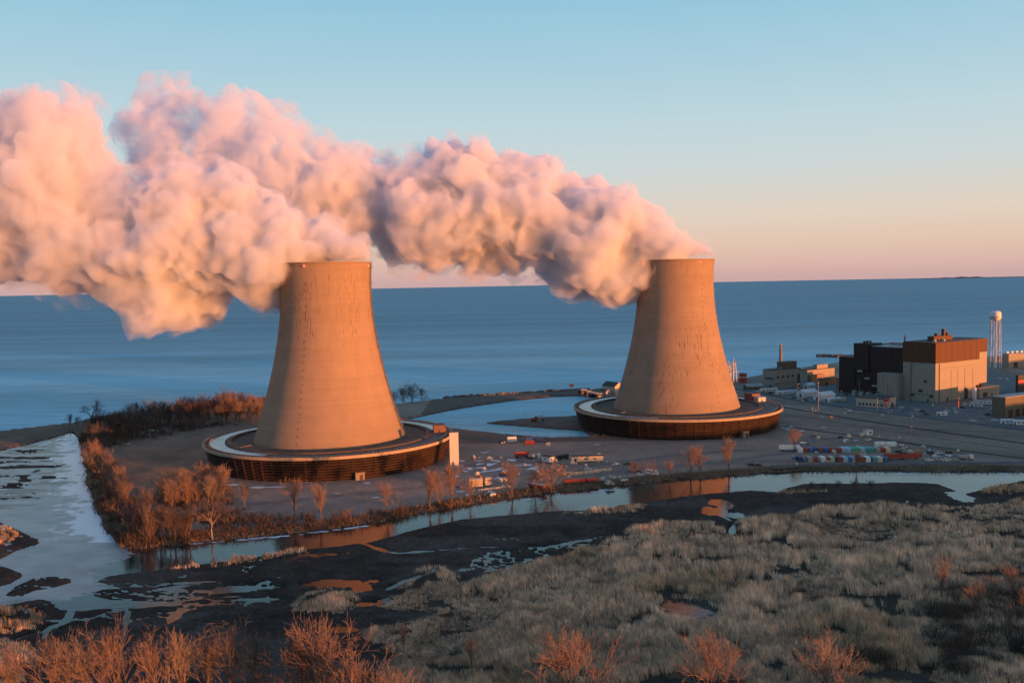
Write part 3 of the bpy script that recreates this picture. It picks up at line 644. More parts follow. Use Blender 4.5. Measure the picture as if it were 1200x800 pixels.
# its lower western shoulder and the long dark turbine hall
U3 = along(P0, bu_, 1015); U4 = along(P0, bu_, 998); U5 = along(P0, bu_, 979)
P3 = P0+bu_*U1; HC = ztop(P3, 1058, 438)-GZ
lbox(-6, 18, U1+.3, U2, -.2, HC).build('lower_wall', mconc2, rb)
Pt = P0+bu_*U2
HT = ztop(Pt, 1033, 405)-GZ; HL = ztop(P0+bu_*U4, 998, 419)-GZ
tb = thing('turbine_hall', 'long dark brown windowless hall behind the orange block', 'power station building', P0, RZ)
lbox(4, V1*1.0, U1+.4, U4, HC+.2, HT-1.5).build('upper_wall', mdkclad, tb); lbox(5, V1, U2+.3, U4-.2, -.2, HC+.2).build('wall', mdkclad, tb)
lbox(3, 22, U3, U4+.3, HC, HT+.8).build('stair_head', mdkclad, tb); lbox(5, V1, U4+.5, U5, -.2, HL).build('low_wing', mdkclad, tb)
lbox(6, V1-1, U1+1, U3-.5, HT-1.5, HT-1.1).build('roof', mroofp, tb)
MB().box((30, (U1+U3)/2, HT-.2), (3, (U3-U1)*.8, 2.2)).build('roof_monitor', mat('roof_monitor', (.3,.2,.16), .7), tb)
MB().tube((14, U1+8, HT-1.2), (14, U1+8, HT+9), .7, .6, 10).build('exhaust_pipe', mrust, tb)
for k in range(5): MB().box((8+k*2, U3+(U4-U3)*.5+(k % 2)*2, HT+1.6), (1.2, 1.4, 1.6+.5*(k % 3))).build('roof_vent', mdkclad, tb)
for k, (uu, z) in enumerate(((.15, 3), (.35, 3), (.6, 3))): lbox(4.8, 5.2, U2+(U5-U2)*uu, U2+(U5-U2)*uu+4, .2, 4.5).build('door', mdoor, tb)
def corner_block(name, label, cat, pxl, pxc, pxr, yb, yt, wall, roofm, rz=RZ, fallback=12, roof_h=.35, group=None):
    P = at(pxc, yb, GZ); v = Vector((math.cos(rz), math.sin(rz), 0)); u = Vector((-math.sin(rz), math.cos(rz), 0))
    lv = along(P, v, pxr) if pxr > pxc+.5 else fallback; lu = along(P, u, pxl) if pxl < pxc-.5 else fallback
    lv = min(max(lv, 2), 120); lu = min(max(lu, 2), 90); h = ztop(P, pxc, yt)-GZ
    t = thing(name, label, cat, P, rz, group)
    lbox(0, lv, 0, lu, -.2, h).build('wall', wall, t); lbox(-.25, lv+.25, -.25, lu+.25, h, h+roof_h).build('roof', roofm, t)
    return t, lv, lu, h
# radwaste block, its roof box, and neighbours towards the lake
t, lv, lu, h = corner_block('service_building', 'pale grey concrete block with a brown box on its roof, beside the slim grey stack', 'building', 894, 908, 938, 456, 434, mconc2, mroof)
MB().box((lv*.75, lu*.6, h+3.4), (lv*.5, lu*.6, 6.2)).build('roof_box', mat('brown_box', (.13,.085,.065), .8), t)
for k in range(4): MB().box((lv*(.12+.19*k), -.06, h*.62), (2.6, .14, 2.2)).build('louvre', mdoor, t)
for k in range(3): MB().box((-.06, lu*(.2+.25*k), h*.55), (.14, 2.4, 2)).build('louvre', mdoor, t)
MB().box((lv*.5, -.3, h*.3), (lv, .5, .4)).build('pipe_rack', msteel, t)
for k in range(3): MB().box((lv*(.2+.2*k), lu*.4, h+1), (1.6, 1.6, 1.6)).build('roof_vent', mgreyp, t)
lbox(lv*.88, lv*.97, -.2, -.02, 0, h*.7).build('stair_shaft', mdoor, t); lbox(-.12, .02, lu*.3, lu*.42, 0, 4).build('door', mdoor, t)
t, lv, lu, h = corner_block('service_building', 'stepped grey annex between the pale concrete block and the dark hall', 'building', 938, 946, 978, 447, 434, mconc2, mroof)
lbox(lv*.4, lv*.8, lu*.2, lu*.8, h+.35, h+4.5).build('upper_storey', mconc2, t); lbox(2, lv*.5, -4, -.05, -.2, h*.6).build('lean_to', mat('tan_brick', (.24,.15,.10), .85), t)
t, lv, lu, h = corner_block('brick_store', 'low tan brick building in front of the dark hall', 'building', 958, 962, 980, 452, 444, mat('tan_brick', (.24,.15,.10)), mroof)
lbox(lv*.3, lv*.45, -.1, .02, 0, 3).build('door', mdoor, t)
t, lv, lu, h = corner_block('brick_store', 'small mossy grey block below the dark hall', 'building', 980, 984, 998, 457, 444, mat('mossy_block', (.19,.17,.11), .9, var=.25), mroof)
lbox(lv*.3, lv*.5, -.1, .02, 0, 3).build('door', mdoor, t)
# vent stack
Ps = at(915, 441, GZ); hs = ztop(Ps, 915, 404)-GZ
t = thing('vent_stack', 'slim grey tapering stack rising behind the pale concrete block', 'stack', Ps)
MB().lathe([(.01, hs), (1.25, hs), (1.4, hs*.9), (2.0, 0)], 20).build('shaft', mat('stack_steel', (.13,.135,.14), .6, var=.12, streak=.5), t, smooth=True)
MB().lathe([(1.2, hs), (1.6, hs), (1.6, hs+1.0), (1.2, hs+1.0)], 20, closed=True).build('collar', mgreyp, t)
MB().lathe([(1.6, hs*.62), (2.6, hs*.62), (2.6, hs*.62+.3), (1.6, hs*.62+.3)], 16, closed=True).build('platform', msteel, t)
# red tank
Pk = at(870.5, 448, GZ); r_ = 4.6*Pk.y/1100; hk = ztop(Pk, 870, 437.5)-GZ
t = thing('storage_tank', 'round red tank with a pale band near the lake shore', 'tank', Pk)
MB().lathe([(r_, -.2), (r_, hk*.55)], 32).build('lower_shell', mred, t, smooth=True); MB().lathe([(r_+.04, hk*.55), (r_+.04, hk*.68)], 32).build('band', mat('band_paint', (.6,.35,.25), .6), t, smooth=True)
MB().lathe([(r_, hk*.68), (r_, hk), (.01, hk+.9)], 32).build('upper_shell', mred, t); MB().tube((0,-r_-.2,0), (0,-r_-.2,hk), .2, n=5).build('ladder', msteel, t)
# lattice masts beside the second tower
def mast(label, px, yb, yt, w):
    P = at(px, yb, GZ); h = ztop(P, px, yt)-GZ; t = thing('lattice_mast', label, 'mast', P, .4, 'lattice masts by the plant'); mb = MB()
    for sx, sy in ((-1,-1), (1,-1), (1,1), (-1,1)): mb.tube((sx*w, sy*w, 0), (sx*w*.45, sy*w*.45, h), .22, n=4)
    mb.build('legs', msteel, t); mb = MB(); n = int(h/4.5)
    for k in range(n):
        z0, z1 = h*k/n, h*(k+1)/n; a0, a1 = w*(1-.55*k/n), w*(1-.55*(k+1)/n)
        C4 = [(-1,-1), (1,-1), (1,1), (-1,1)]
        for i in range(4):
            p, q2 = C4[i], C4[(i+1) % 4]
            mb.tube((p[0]*a0, p[1]*a0, z0), (q2[0]*a1, q2[1]*a1, z1), .13, n=3); mb.tube((p[0]*a1, p[1]*a1, z1), (q2[0]*a1, q2[1]*a1, z1), .13, n=3)
    mb.build('bracing', msteel, t)
    MB().box((0,0,h*.7), (w*2.2, w*2.2, .3)).build('platform', msteel, t); MB().tube((0,0,h), (0,0,h+4), .15, n=4).build('antenna', msteel, t)
mast('tall steel lattice mast behind the right flank of the farther cooling tower', 860, 461, 424, 2.4)
mast('thinner lattice mast close against the right flank of the farther cooling tower', 854.5, 459, 428, 1.6)
# sheds and trailers
def gabled(name, label, px, yb, lx, ly, h, hr, rz, wall, roofm, doors=1, wins=0, cat='shed', group=None):
    P = at(px, yb, GZ); t = thing(name, label, cat, P, rz, group)
    MB().gable((0,0,0), (lx, ly, h), hr).build('wall', wall, t); MB().roof((0,0,0), (lx, ly, h), hr).build('roof', roofm, t)
    for k in range(doors): MB().box((-lx/2-.05, (k-.5*(doors-1))*2.2, 1.3), (.12, 1.8, 2.6)).build('door', mdoor, t)
    for k in range(wins): MB().box((-lx/2+lx*(k+.5)/wins, -ly/2-.05, h*.55), (1.3, .12, 1.1)).build('window', mglass, t)
    return t
gabled('shed', 'dark shed with a pale grey pitched roof next to the red tank', 883, 456, 17, 9, 3.2, 2.2, math.radians(12), mgreen, mroofp, 2, 3)
gabled('shed', 'white gabled shed with a blue door, foremost but one of the white sheds', 946, 464, 17, 10, 4, 2.2, math.radians(30), mwhite, mwhite, 1, 0)
gabled('shed', 'white gabled shed with a round vent and side lean-to, foremost of the white sheds', 966, 468, 17, 9, 4.6, 2.3, math.radians(28), mwhite, mwhite, 1, 0)
gabled('shed', 'low white lean-to along the foremost white shed', 976, 470, 16, 5, 2.4, .6, math.radians(28), mwhite, mwhite, 1, 2)
gabled('shed', 'small white shed standing behind the other white sheds', 948.5, 455, 9, 7, 3.6, 1.8, math.radians(28), mwhite, mwhite, 1, 1)
def trailer(label, px, yb, l, w, h, rz, wall, roofm, wins=2, cat='trailer', name='office_trailer', group=None, z=GZ):
    P = at(px, yb, z); t = thing(name, label, cat, P, rz, group)
    MB().box((0,0,h/2+.45), (l, w, h)).build('body', wall, t); MB().box((0,0,h+.52), (l+.15, w+.15, .16)).build('roof', roofm, t)
    MB().box((0,0,.2), (l*.9, w*.7, .5)).build('chassis', mdoor, t)
    MB().box((-l*.38, -w/2-.03, 1.45), (.95, .08, 2)).build('door', mdoor, t)
    for k in range(wins): MB().box((-l*.22+l*.6*(k+.5)/wins, -w/2-.03, h*.55+.4), (1.1, .08, .9)).build('window', mglass, t)
    MB().box((l/2+.02, 0, h*.55+.4), (.08, 1.0, .9)).build('window', mglass, t)
    return t
trailer('long white trailer next to the dark pitched shed', 901, 459, 16, 4, 2.8, math.radians(8), mwhite, mwhite, 4)
trailer('long white trailer parked end to end before the pale concrete block', 922, 462, 20, 4.5, 3, math.radians(12), mwhite, mwhite, 4)
trailer('white trailer at the foot of the orange block beside a shorter one', 1152, 474, 15, 4, 3, math.radians(-18), mwhite, mroofp, 3)
trailer('short white trailer squeezed next to a longer one below the orange block', 1144, 477, 9, 4, 3, math.radians(-18), mwhite, mroofp, 2)
trailer('small white cabin alone on the grey car park', 1104, 487.5, 7, 3, 2.6, math.radians(-10), mwhite, mwhite, 1)
trailer('pale blue cabin at the edge of the frame by the road', 1181, 497, 9, 4, 3, math.radians(-12), mat('pale_blue_sheet', (.45,.55,.60), .6), mwhite, 2)
trailer('white cabin beside the pale blue cabin at the edge of the frame', 1194, 498, 8, 4, 3, math.radians(-12), mwhite, mwhite, 2)
trailer('short cream trailer with a tan side in front of the white sheds', 985, 470.5, 8, 3.2, 2.6, math.radians(14), moff, mwhite, 1)
# gatehouse with red and white banded porch
t, lv, lu, h = corner_block('gatehouse', 'low beige gatehouse with dark roof and red and white banded porch', 'gatehouse', 1003, 1036, 1050, 478, 468, moff, mroof, rz=math.radians(48))
for k in range(7): lbox(-.12, .02, lu*(.05+.13*k), lu*(.05+.13*k)+1.6, 1.4, 3).build('window', mglass, t)
pz = MB().box((1, -1.6, h*.5), (5, 3, h+1.2)).build('porch', mred, t)
for k in range(3): MB().box((1, -1.6, .8+k*1.9), (5.15, 3.15, .7)).build('white_band', mwhite, pz)
lbox(lv*.6, lv*.75, -.12, .02, 0, 2.4).build('door', mdoor, t)
# white upright tank, low bay, olive block, grey blocks at the edge
Pk = at(1136.5, 467, GZ); hk = ztop(Pk, 1136, 454.5)-GZ
t = thing('upright_tank', 'white upright cylinder against the sunlit concrete wall', 'tank', Pk-bu_*4)
MB().lathe([(1.9, -.2), (1.9, hk), (1.2, hk+.8), (.01, hk+1.1)], 20).build('shell', mwhite, t, smooth=True); MB().tube((1.2,-1.7,0), (1.2,-1.7,hk), .15, n=5).build('pipe', msteel, t)
t, lv, lu, h = corner_block('loading_dock', 'low concrete box at the right foot of the orange block', 'building', 1147, 1147.2, 1171, 466, 455, mconc, mconc2, fallback=12)
lbox(lv*.2, lv*.4, -.1, .02, 0, 4).build('door', mdoor, t); lbox(lv*.6, lv*.66, -.1, .02, 0, 2.4).build('door', mdoor, t)
for k in range(4): MB().box((lv*.12+k*2.5, 4+(k % 2)*2, h+1.4), (1.8, 2, 2+.6*(k % 2))).build('roof_vent', mred if k == 1 else mdkclad, t)
t, lv, lu, h = corner_block('workshop', 'dark olive flat workshop with pale roof edge by the right border', 'building', 1162, 1178, 1215, 490, 466, mgreen, mroofp, rz=math.radians(30))
for k in range(3): lbox(lv*(.1+.22*k), lv*(.1+.22*k)+5, -.12, .02, 0, 5.5).build('bay_door', mdoor, t)
t, lv, lu, h = corner_block('warehouse', 'grey concrete warehouse near the lake with a pale roof, beyond the water tower', 'building', 1175, 1182, 1240, 431, 415, mconc2, mroofp, rz=math.radians(20))
for k in range(3): lbox(lv*(.1+.25*k), lv*(.1+.25*k)+6, -.12, .02, 0, 6).build('bay_door', mdoor, t)
for k in range(4): MB().box((8+k*7, 10, h+1.2), (3, 3, 2)).build('roof_vent', mwhite, t)
t, lv, lu, h = corner_block('control_building', 'dark building with a red stripe at the right border', 'building', 1190, 1193, 1230, 462, 440, mat('dark_block', (.06,.055,.055), .8), mroof, rz=math.radians(20))
lbox(-.3, lv, -.4, -.26, h*.6, h*.75).build('red_stripe', mred, t); lbox(lv*.2, lv*.3, -.35, .02, 0, 3).build('door', mdoor, t)
shd = Vector((math.sin(SUN_PHI), -math.cos(SUN_PHI), 0)); Q = P0+shd*135
t = thing('office_block', 'stepped office block standing past the right border, its shadow on the orange block', 'building', Q, math.atan2(shd.y, shd.x)+math.pi/2)
for x0, x1, hh, nm in ((-40, -26, 24, 'wing'), (-26, -20, 27, 'stair_tower'), (-20, -8, 21.5, 'main_block'), (-8, 30, 14.5, 'low_block')):
    o = lbox(x0, x1, 0, 18, -.2, hh).build(nm, mconc2, t)
    for k in range(int((x1-x0)/4)):
        for z in range(3, int(hh)-2, 4): lbox(x0+1+4*k, x0+3+4*k, -.1, .02, z, z+1.6).build('window', mglass, o)
# red lorry cab pair and water tower
Pw = at(1166, 431, GZ); hw = ztop(Pw, 1166, 364)-GZ; sw = Pw.y/1100
t = thing('water_tower', 'white water tower with a round tank on slender legs by the lake', 'water tower', Pw)
rt = 5.9*sw; zt = hw-9.5*sw
MB().lathe([(.01, zt-2.6), (rt*.6, zt-2), (rt*.95, zt-.4), (rt, zt+.6), (rt, hw-2.6), (rt*.88, hw-1.2), (rt*.45, hw-.2), (.01, hw)], 28).build('tank', mwhite, t, smooth=True)
MB().lathe([(rt, zt+1.4), (rt+1.2, zt+1.4), (rt+1.2, zt+2.4), (rt, zt+2.4)], 28, closed=True).build('catwalk', msteel, t)
MB().tube((0,0,-.2), (0,0,zt-3), .9, n=12).build('riser', mwhite, t)
for k in range(6):
    a = k*math.pi/3+.3; MB().tube((rt*1.12*math.cos(a), rt*1.12*math.sin(a), -.2), (rt*.93*math.cos(a), rt*.93*math.sin(a), zt+1), .32, n=6).build('leg', mwhite, t)
bc = MB()
for j in range(3):
    for k in range(6):
        a, b2 = k*math.pi/3+.3, (k+1)*math.pi/3+.3; z0, z1 = zt*j/3, zt*(j+1)/3; q0 = rt*(1.12-.06*j)
        bc.tube((q0*math.cos(a), q0*math.sin(a), z0), (q0*math.cos(b2), q0*math.sin(b2), z1), .12, n=3)
bc.build('bracing', msteel, t)
# poles
POLES = [(1123,490,465,'tall pole with an orange sunlit top and red band, in front of the orange block'),(1089,476,453,'grey pole before the shaded corner of the orange block'),(1173,487,462,'pale pole in front of the dark olive workshop'),
  (959,488,446,'tall pole beside the road in front of the white sheds'),(952,491,477,'short pole by the railway, beside a taller one'),(974,495,487,'short pole with an orange box on the railway side'),(1007,462,443,'pole in front of the dark hall'),
  (1028,488,466,'pole across the road from the gatehouse porch'),(1045,491,480,'short post on the verge right of the gatehouse'),(1068,516,499,'pole standing alone above the container rows'),(1170,531,515,'pole alone in the bare field at the right'),
  (1075,489,478,'short grey post on the grey car park, near a white cabin'),(1169,488,480,'white thick post near the pale blue cabin'),(1040,472,455,'red pole behind the gatehouse porch'),(615,492,482,'thin pole on the spit beside red machinery'),(637,491,484,'shorter thin pole on the spit, past the red machinery'),(602,508,500,'thin pole at the edge of the pond water')]
for px, yb, yt, lab in POLES:
    P = at(px, yb, GZ); h = max(ztop(P, px, yt)-GZ, 3)
    t = thing('pole', lab, 'pole', P, 0, 'poles and posts around the plant'); tk = .55 if 'thick' in lab else (.3 if 'thin' not in lab else .14)
    MB().tube((0,0,-.3), (0,0,h), tk, tk*.7, 7).build('shaft', mred if lab.startswith('red') else (mwhite if 'white thick' in lab else mpolew), t)
    if 'red band' in lab: MB().tube((0,0,h*.45), (0,0,h*.8), tk+.03, tk+.02, 8).build('red_band', mat('orange_red_paint', (.6,.12,.04), .6), t)
    if 'box' in lab: MB().box((0,-.4,h*.8), (2, .8, 2)).build('orange_box', mat('orange_paint', (.6,.22,.07), .6), t)
    elif 'tall' in lab or 'alone' in lab or 'grey pole' in lab: MB().box((0,0,h*.94), (2.6, .2, .2), .6).build('crossarm', mpolew, t)
# lakeside house, intake blocks, breakwater, spit machinery
t = gabled('lake_house', 'small cream house with dark roof and sunlit gable at the pond head', 718, 459, 17, 11, 6, 3.6, math.radians(128), moff, mroof, 1, 2, 'house')
gabled('shed', 'low dark shed stepped below the cream lakeside house', 709, 461, 9, 6, 2.8, 1.2, math.radians(128), mgreyp, mroof, 1, 1)
for k, (px, yb, l) in enumerate(((683,461,7), (689,463,6), (695,465,7), (701,466,6))):
    o = thing('intake_bay', ['grey sluice block nearest the open lake', 'second grey sluice block in the row at the pond head', 'third grey sluice block in the row at the pond head', 'grey sluice block nearest the cream house'][k], 'sluice', at(px, yb, GZ), .5, 'sluice blocks at the pond head')
    MB().box((0,0,1.6), (l, 5, 4)).build('block', mdkclad, o); MB().box((0,0,3.75), (l+.5, 5.5, .3)).build('deck', mgreyp, o); MB().box((0,-2.55,1.2), (2, .2, 2)).build('gate', mgreyp, o)
    MB().tube((l*.4,-2.4,3.9), (-l*.4,-2.4,4.9), .1, n=4).build('rail', msteel, o)
o = thing('flare_post', 'orange sunlit post box on the shore near the sluice blocks', 'marker', at(670, 456, GZ)); MB().tube((0,0,0), (0,0,3), .3, n=6).build('post', mpolew, o); MB().box((0,0,4), (5, 1.2, 2.4)).build('board', mat('orange_paint', (.6,.22,.07)), o)
def rocks(name, label, A, B, w, h, cat, n, sd):
    r = np.random.default_rng(sd); mb = MB()
    for k in range(n):
        q = r.random(); p = A.lerp(B, q); s = r.uniform(.8, 2.4)*w/6; off = r.normal(0, w*.28); d = (B-A).normalized()
        c = p+Vector((-d.y, d.x, 0))*off; z = max(0, h*(1-abs(off)/w))*r.uniform(.4, 1)
        mb.box((c.x, c.y, z), (s*r.uniform(.8, 1.6), s*r.uniform(.8, 1.6), s*r.uniform(.6, 1.3)), r.uniform(0, 3), taper=r.uniform(.5, .9))
    return tag(mb.build(name, mat('shore_rock', (.13,.11,.10), .9, var=.3)), label, cat)
rocks('breakwater', 'rock breakwater reaching into the lake behind the dark hall', at(958, 418, 0), at(1004, 419, 0), 10, 2.2, 'breakwater', 420, 3)
rocks('rock_revetment', 'rubble edge along the lake side of the pond spit', at(520, 467.5, 0), at(690, 457.5, 0), 7, 2, 'revetment', 420, 4)
# white slab by the first tower
Pp = at(532.5, 545.5, GZ); hp = ztop(Pp, 532, 506.5)-GZ
t = thing('white_panel', 'tall plain white slab standing at the right end of the lagoon tower ring', 'panel', Pp, math.radians(12))
MB().box((0,0,hp/2), (5.2, 1.2, hp)).build('slab', mpanel, t); MB().box((.6,-1.5,-.05), (9, 6, .5)).build('plinth', mgreyp, t); MB().box((-.8,-.65,1.3), (.9, .1, 2.2)).build('door', mdoor, t)
# ------------------------------------------------------------------ yard: containers, trailers, lorries, cars
CC = {'red': (.27,.05,.04), 'blue': (.05,.12,.30), 'light blue': (.30,.47,.60), 'green': (.05,.33,.20), 'brown': (.17,.085,.06), 'grey': (.30,.30,.30), 'white': (.70,.70,.68), 'cream': (.62,.52,.36), 'teal': (.10,.28,.34), 'yellow': (.60,.33,.05), 'dark': (.05,.05,.055), 'pale green': (.35,.48,.33), 'navy': (.03,.055,.14)}
cproto = {}
def container(col, l):
    key = (col, l)
    if key in cproto: return copy_tree(cproto[key])
    m = mat('container_'+col.replace(' ', '_'), CC[col], .6, var=.22, scale=.5, streak=.4); t = empty('shipping_container'); mb = MB(); h, w = 2.6, 2.44
    n = int(l/.45); vs = []            # corrugated side walls
    mb.box((0,0,h/2+.1), (l-.12, w-.16, h-.2))
    for sg in (-1, 1):
        for k in range(n): mb.box((-l/2+l*(k+.5)/n, sg*(w/2-.04), h/2), (l/n*.5, .07, h-.35))
    mb.build('body', m, t); fr = MB()
    for sx in (-1, 1):
        for sy in (-1, 1): fr.box((sx*(l/2-.06), sy*(w/2-.03), h/2), (.16, .16, h))
        for z in (.08, h-.08): fr.box((sx*(l/2-.05), 0, z), (.14, w-.2, .16))
    for sy in (-1, 1):
        for z in (.08, h-.08): fr.box((0, sy*(w/2-.02), z), (l-.3, .12, .16))
    fr.build('frame', m, t)
    for sy in (-.25, .25):
        d = MB().box((-l/2-.02, sy*w*.96, h/2), (.08, w*.44, h-.4)).build('door', m, t); MB().tube((-l/2-.1, sy*w*.96, .3), (-l/2-.1, sy*w*.96, h-.3), .035, n=4).build('lock_bar', msteel, d)
    cproto[key] = t; return t
ORD = ['first', 'second', 'third', 'fourth', 'fifth', 'sixth', 'seventh', 'eighth', 'ninth', 'tenth', 'eleventh', 'twelfth', 'thirteenth', 'fourteenth', 'fifteenth', 'sixteenth', 'seventeenth', 'eighteenth', 'nineteenth', 'twentieth', 'twenty-first', 'twenty-second', 'twenty-third', 'twenty-fourth', 'twenty-fifth']
def row(items, yb, which):
    cnt = {}
    for px, col, l in items:
        cnt[col] = cnt.get(col, 0)+1
    seen = {}
    for px, col, l in items:
        t = container(col, 6.1 if l else 6.1); P = at(px, yb, GZ); t.location = P
        t.rotation_euler = (0, 0, (0 if l else math.radians(90))+random.uniform(-.03, .03))
        seen[col] = seen.get(col, 0)+1
        w = f'only {col} shipping container' if cnt[col] == 1 else f'{ORD[seen[col]-1]} {col} shipping container from the cooling tower end'
        tag(t, f'{w} in the {which} container row', 'shipping container', f'containers in the {which} row')
row([(937,'white',0),(943,'red',0),(949,'blue',0),(954.5,'navy',0),(960,'brown',0),(966,'blue',0),(971.5,'red',0),(977,'brown',0),(982,'red',0),(987.5,'light blue',0),(993,'light blue',0),(998.5,'green',0),(1004,'green',0),(1009.5,'light blue',0),(1015,'teal',0),(1020.5,'green',0),(1027,'grey',0),(1033,'red',0),(1039,'cream',0)], 529, 'back')
row([(937,'navy',0),(948,'grey',0),(954,'red',0),(963.5,'white',0),(968.7,'red',0),(973.8,'pale green',0),(979,'dark',0),(983.6,'red',0),(989,'light blue',0),(994.5,'blue',0),(999.6,'light blue',0),(1005,'red',0),(1010.2,'brown',0),(1015.3,'white',0),(1024,'teal',0),(1029.5,'cream',0),(1036,'blue',0)], 540, 'front')
row([(1031,'white',1),(1044,'white',1)], 522.5, 'short upper')
def wheels(t, xs, w, r=.5):
    for x in xs:
        for sy in (-1, 1): MB().tube((x, sy*w/2-.15*sy, r), (x, sy*w/2+.12*sy, r), r, n=10).build('wheel', mdoor, t)
def semitrailer(label, px, yb, l, rz, col, group=None):
    t = thing('cargo_trailer', label, 'trailer', at(px, yb, GZ), rz, group); t.scale = (1, 1, .62 if 'bank' in label or 'bare' in label else 1); m = mat('container_'+col.replace(' ', '_'), CC[col], .6, var=.22, scale=.5, streak=.4)
    MB().box((0,0,2.3), (l, 2.5, 2.5)).build('box_body', m, t); MB().box((0,0,3.6), (l-.1, 2.4, .1)).build('roof', mwhite if 'white' in label else m, t); MB().box((0,0,.95), (l, 1.6, .2)).build('chassis', mdoor, t)
    wheels(t, (-l*.4, -l*.31, l*.3), 2.3); return t
semitrailer('long red cargo trailer at the end of the front container row', 1050, 538.5, 13, 0, 'red'); semitrailer('second long red cargo trailer end to end with another by the front row', 1066, 538, 13, .03, 'red')
semitrailer('red cargo trailer with white roof parked alone by the canal bank', 630, 572, 10, math.radians(-40), 'red')
semitrailer('red trailer half hidden by bare trees on the canal bank', 673, 566, 12, math.radians(12), 'red'); semitrailer('short red trailer next to bare canal bank trees', 694, 565, 6, math.radians(12), 'red')
semitrailer('red cargo trailer by a grey gabled cabin in the yard', 612, 536, 9, math.radians(10), 'red'); semitrailer('low pink white trailer beside the leafless tree at the container rows', 925, 528, 12, 0, 'white')
for px, yb, col, lab in ((622,517,'blue','blue container on the pond bank, nearest the white rocks'), (632,517,'navy','dark blue container on the pond bank'), (621,520.5,'red','red container on the pond bank in front of the blue ones')):
    t = container(col, 6.1); t.location = at(px, yb, GZ); t.rotation_euler = (0,0,.03); tag(t, lab, 'shipping container', 'containers on the pond bank')
def lorry(label, px, yb, rz, cab, bed, l=8):
    t = thing('lorry', label, 'lorry', at(px, yb, GZ), rz); MB().box((l*.36, 0, 1.75), (2.0, 2.3, 2.3), taper=.9).build('cab', cab, t); MB().box((l*.36+.98, 0, 2.15), (.1, 1.9, .9)).build('windscreen', mglass, t)
    MB().box((-l*.12, 0, .95), (l*.76, 2.2, .35)).build('chassis', mdoor, t); MB().box((-l*.14, 0, 1.9), (l*.66, 2.3, 1.5)).build('bed', bed, t); wheels(t, (-l*.36, -l*.2, l*.34), 2.2); return t
lorry('white and grey lorry behind a gabled cabin in the yard', 626, 537, .2, mwhite, mgreyp); lorry('dark lorry with black bed near the long white site cabin', 659, 538, .4, mdoor, mdoor); lorry('red lorry parked below the shaded concrete corner', 1069, 468, -.2, mred, mred, 9)
lorry('white lorry at the far end of the container rows', 1132, 538.5, 0, mwhite, mgreyp, 8)
trailer('long white site cabin with two windows in the middle of the yard', 688, 541, 18.5, 4.2, 3.2, math.radians(3), moff, mroof, 2)
trailer('grey cabin with white end wall beside a white lorry', 641, 541, 9, 4, 3, math.radians(-55), mwhite, mroof, 1); trailer('cream trailer nearest the red and white canal trailer', 664, 557.5, 7, 2.5, 1.6, math.radians(3), moff, mroofp, 1)
def low_wall(label, x0, x1, yb, h, m, name='barrier'):
    A, B = at(x0, yb, GZ), at(x1, yb-(x1-x0)*.12, GZ); t = thing(name, label, 'barrier', A, math.atan2((B-A).y, (B-A).x)); n = max(2, int((B-A).length/3)); L_ = (B-A).length/n
    for k in range(n): MB().box((L_*(k+.5), 0, h/2), (L_-.08, .8, h), taper=.85).build('block', m, t)
low_wall('row of cream concrete blocks in front of the long white site cabin', 661, 717, 558, 1.6, moff)
low_wall('low grey blocks along the canal side road', 722, 760, 560, .9, mgreyp); low_wall('short row of grey blocks by the canal trees', 560, 600, 575, .9, mgreyp)
# camper van
t = thing('camper_van', 'white camper van parked by the canal bank', 'van', at(764, 556.5, GZ), math.radians(-30))
MB().box((-.5,0,1.75), (5.6, 2.3, 2.5)).build('body', mwhite, t); MB().box((2.8,0,1.35), (1.4, 2.1, 1.6), taper=.8).build('cab', mwhite, t)
for x in (-2, -.6, 1): MB().box((x,-1.17,2.1), (.9, .06, .8)).build('window', mglass, t)
MB().box((-3.32,0,2.1), (.06, 1.3, .8)).build('window', mglass, t); wheels(t, (-2, 2.4), 2.2, .42)
car0 = {}
def car(colname, label, px, yb, rz, group='cars parked around the yard'):
    if colname not in car0:
        t = empty('parked_car'); m = mat('car_'+colname.replace(' ', '_'), CC[colname], .3, var=.05); b2 = MB()
        prof = [(-2.2,.35), (-2.2,.95), (-1.5,1.0), (1.0,1.0), (2.1,.85), (2.2,.35)]; n = len(prof)
        b2.add([(x, -.9, z) for x, z in prof]+[(x, .9, z) for x, z in prof], [tuple(range(n)), tuple(range(2*n-1, n-1, -1))]+[(i, n+i, n+(i+1) % n, (i+1) % n) for i in range(n)]); b2.build('body', m, t)
        b2 = MB(); prof = [(-1.75,.98), (-1.3,1.5), (.4,1.5), (1.15,.98)]; n = 4
        b2.add([(x, -.78 if z > 1 else -.86, z) for x, z in prof]+[(x, .78 if z > 1 else .86, z) for x, z in prof], [tuple(range(n)), tuple(range(2*n-1, n-1, -1))]+[(i, n+i, n+(i+1) % n, (i+1) % n) for i in range(n)]); b2.build('cabin', mglass, t)
        MB().box((-.45,0,1.53), (1.6, 1.5, .08)).build('roof', m, t); wheels(t, (-1.4, 1.4), 1.7, .33); car0[colname] = t
    else: t = copy_tree(car0[colname])
    t.location = at(px, yb, GZ); t.rotation_euler = (0, 0, rz); tag(t, label, 'car', group)
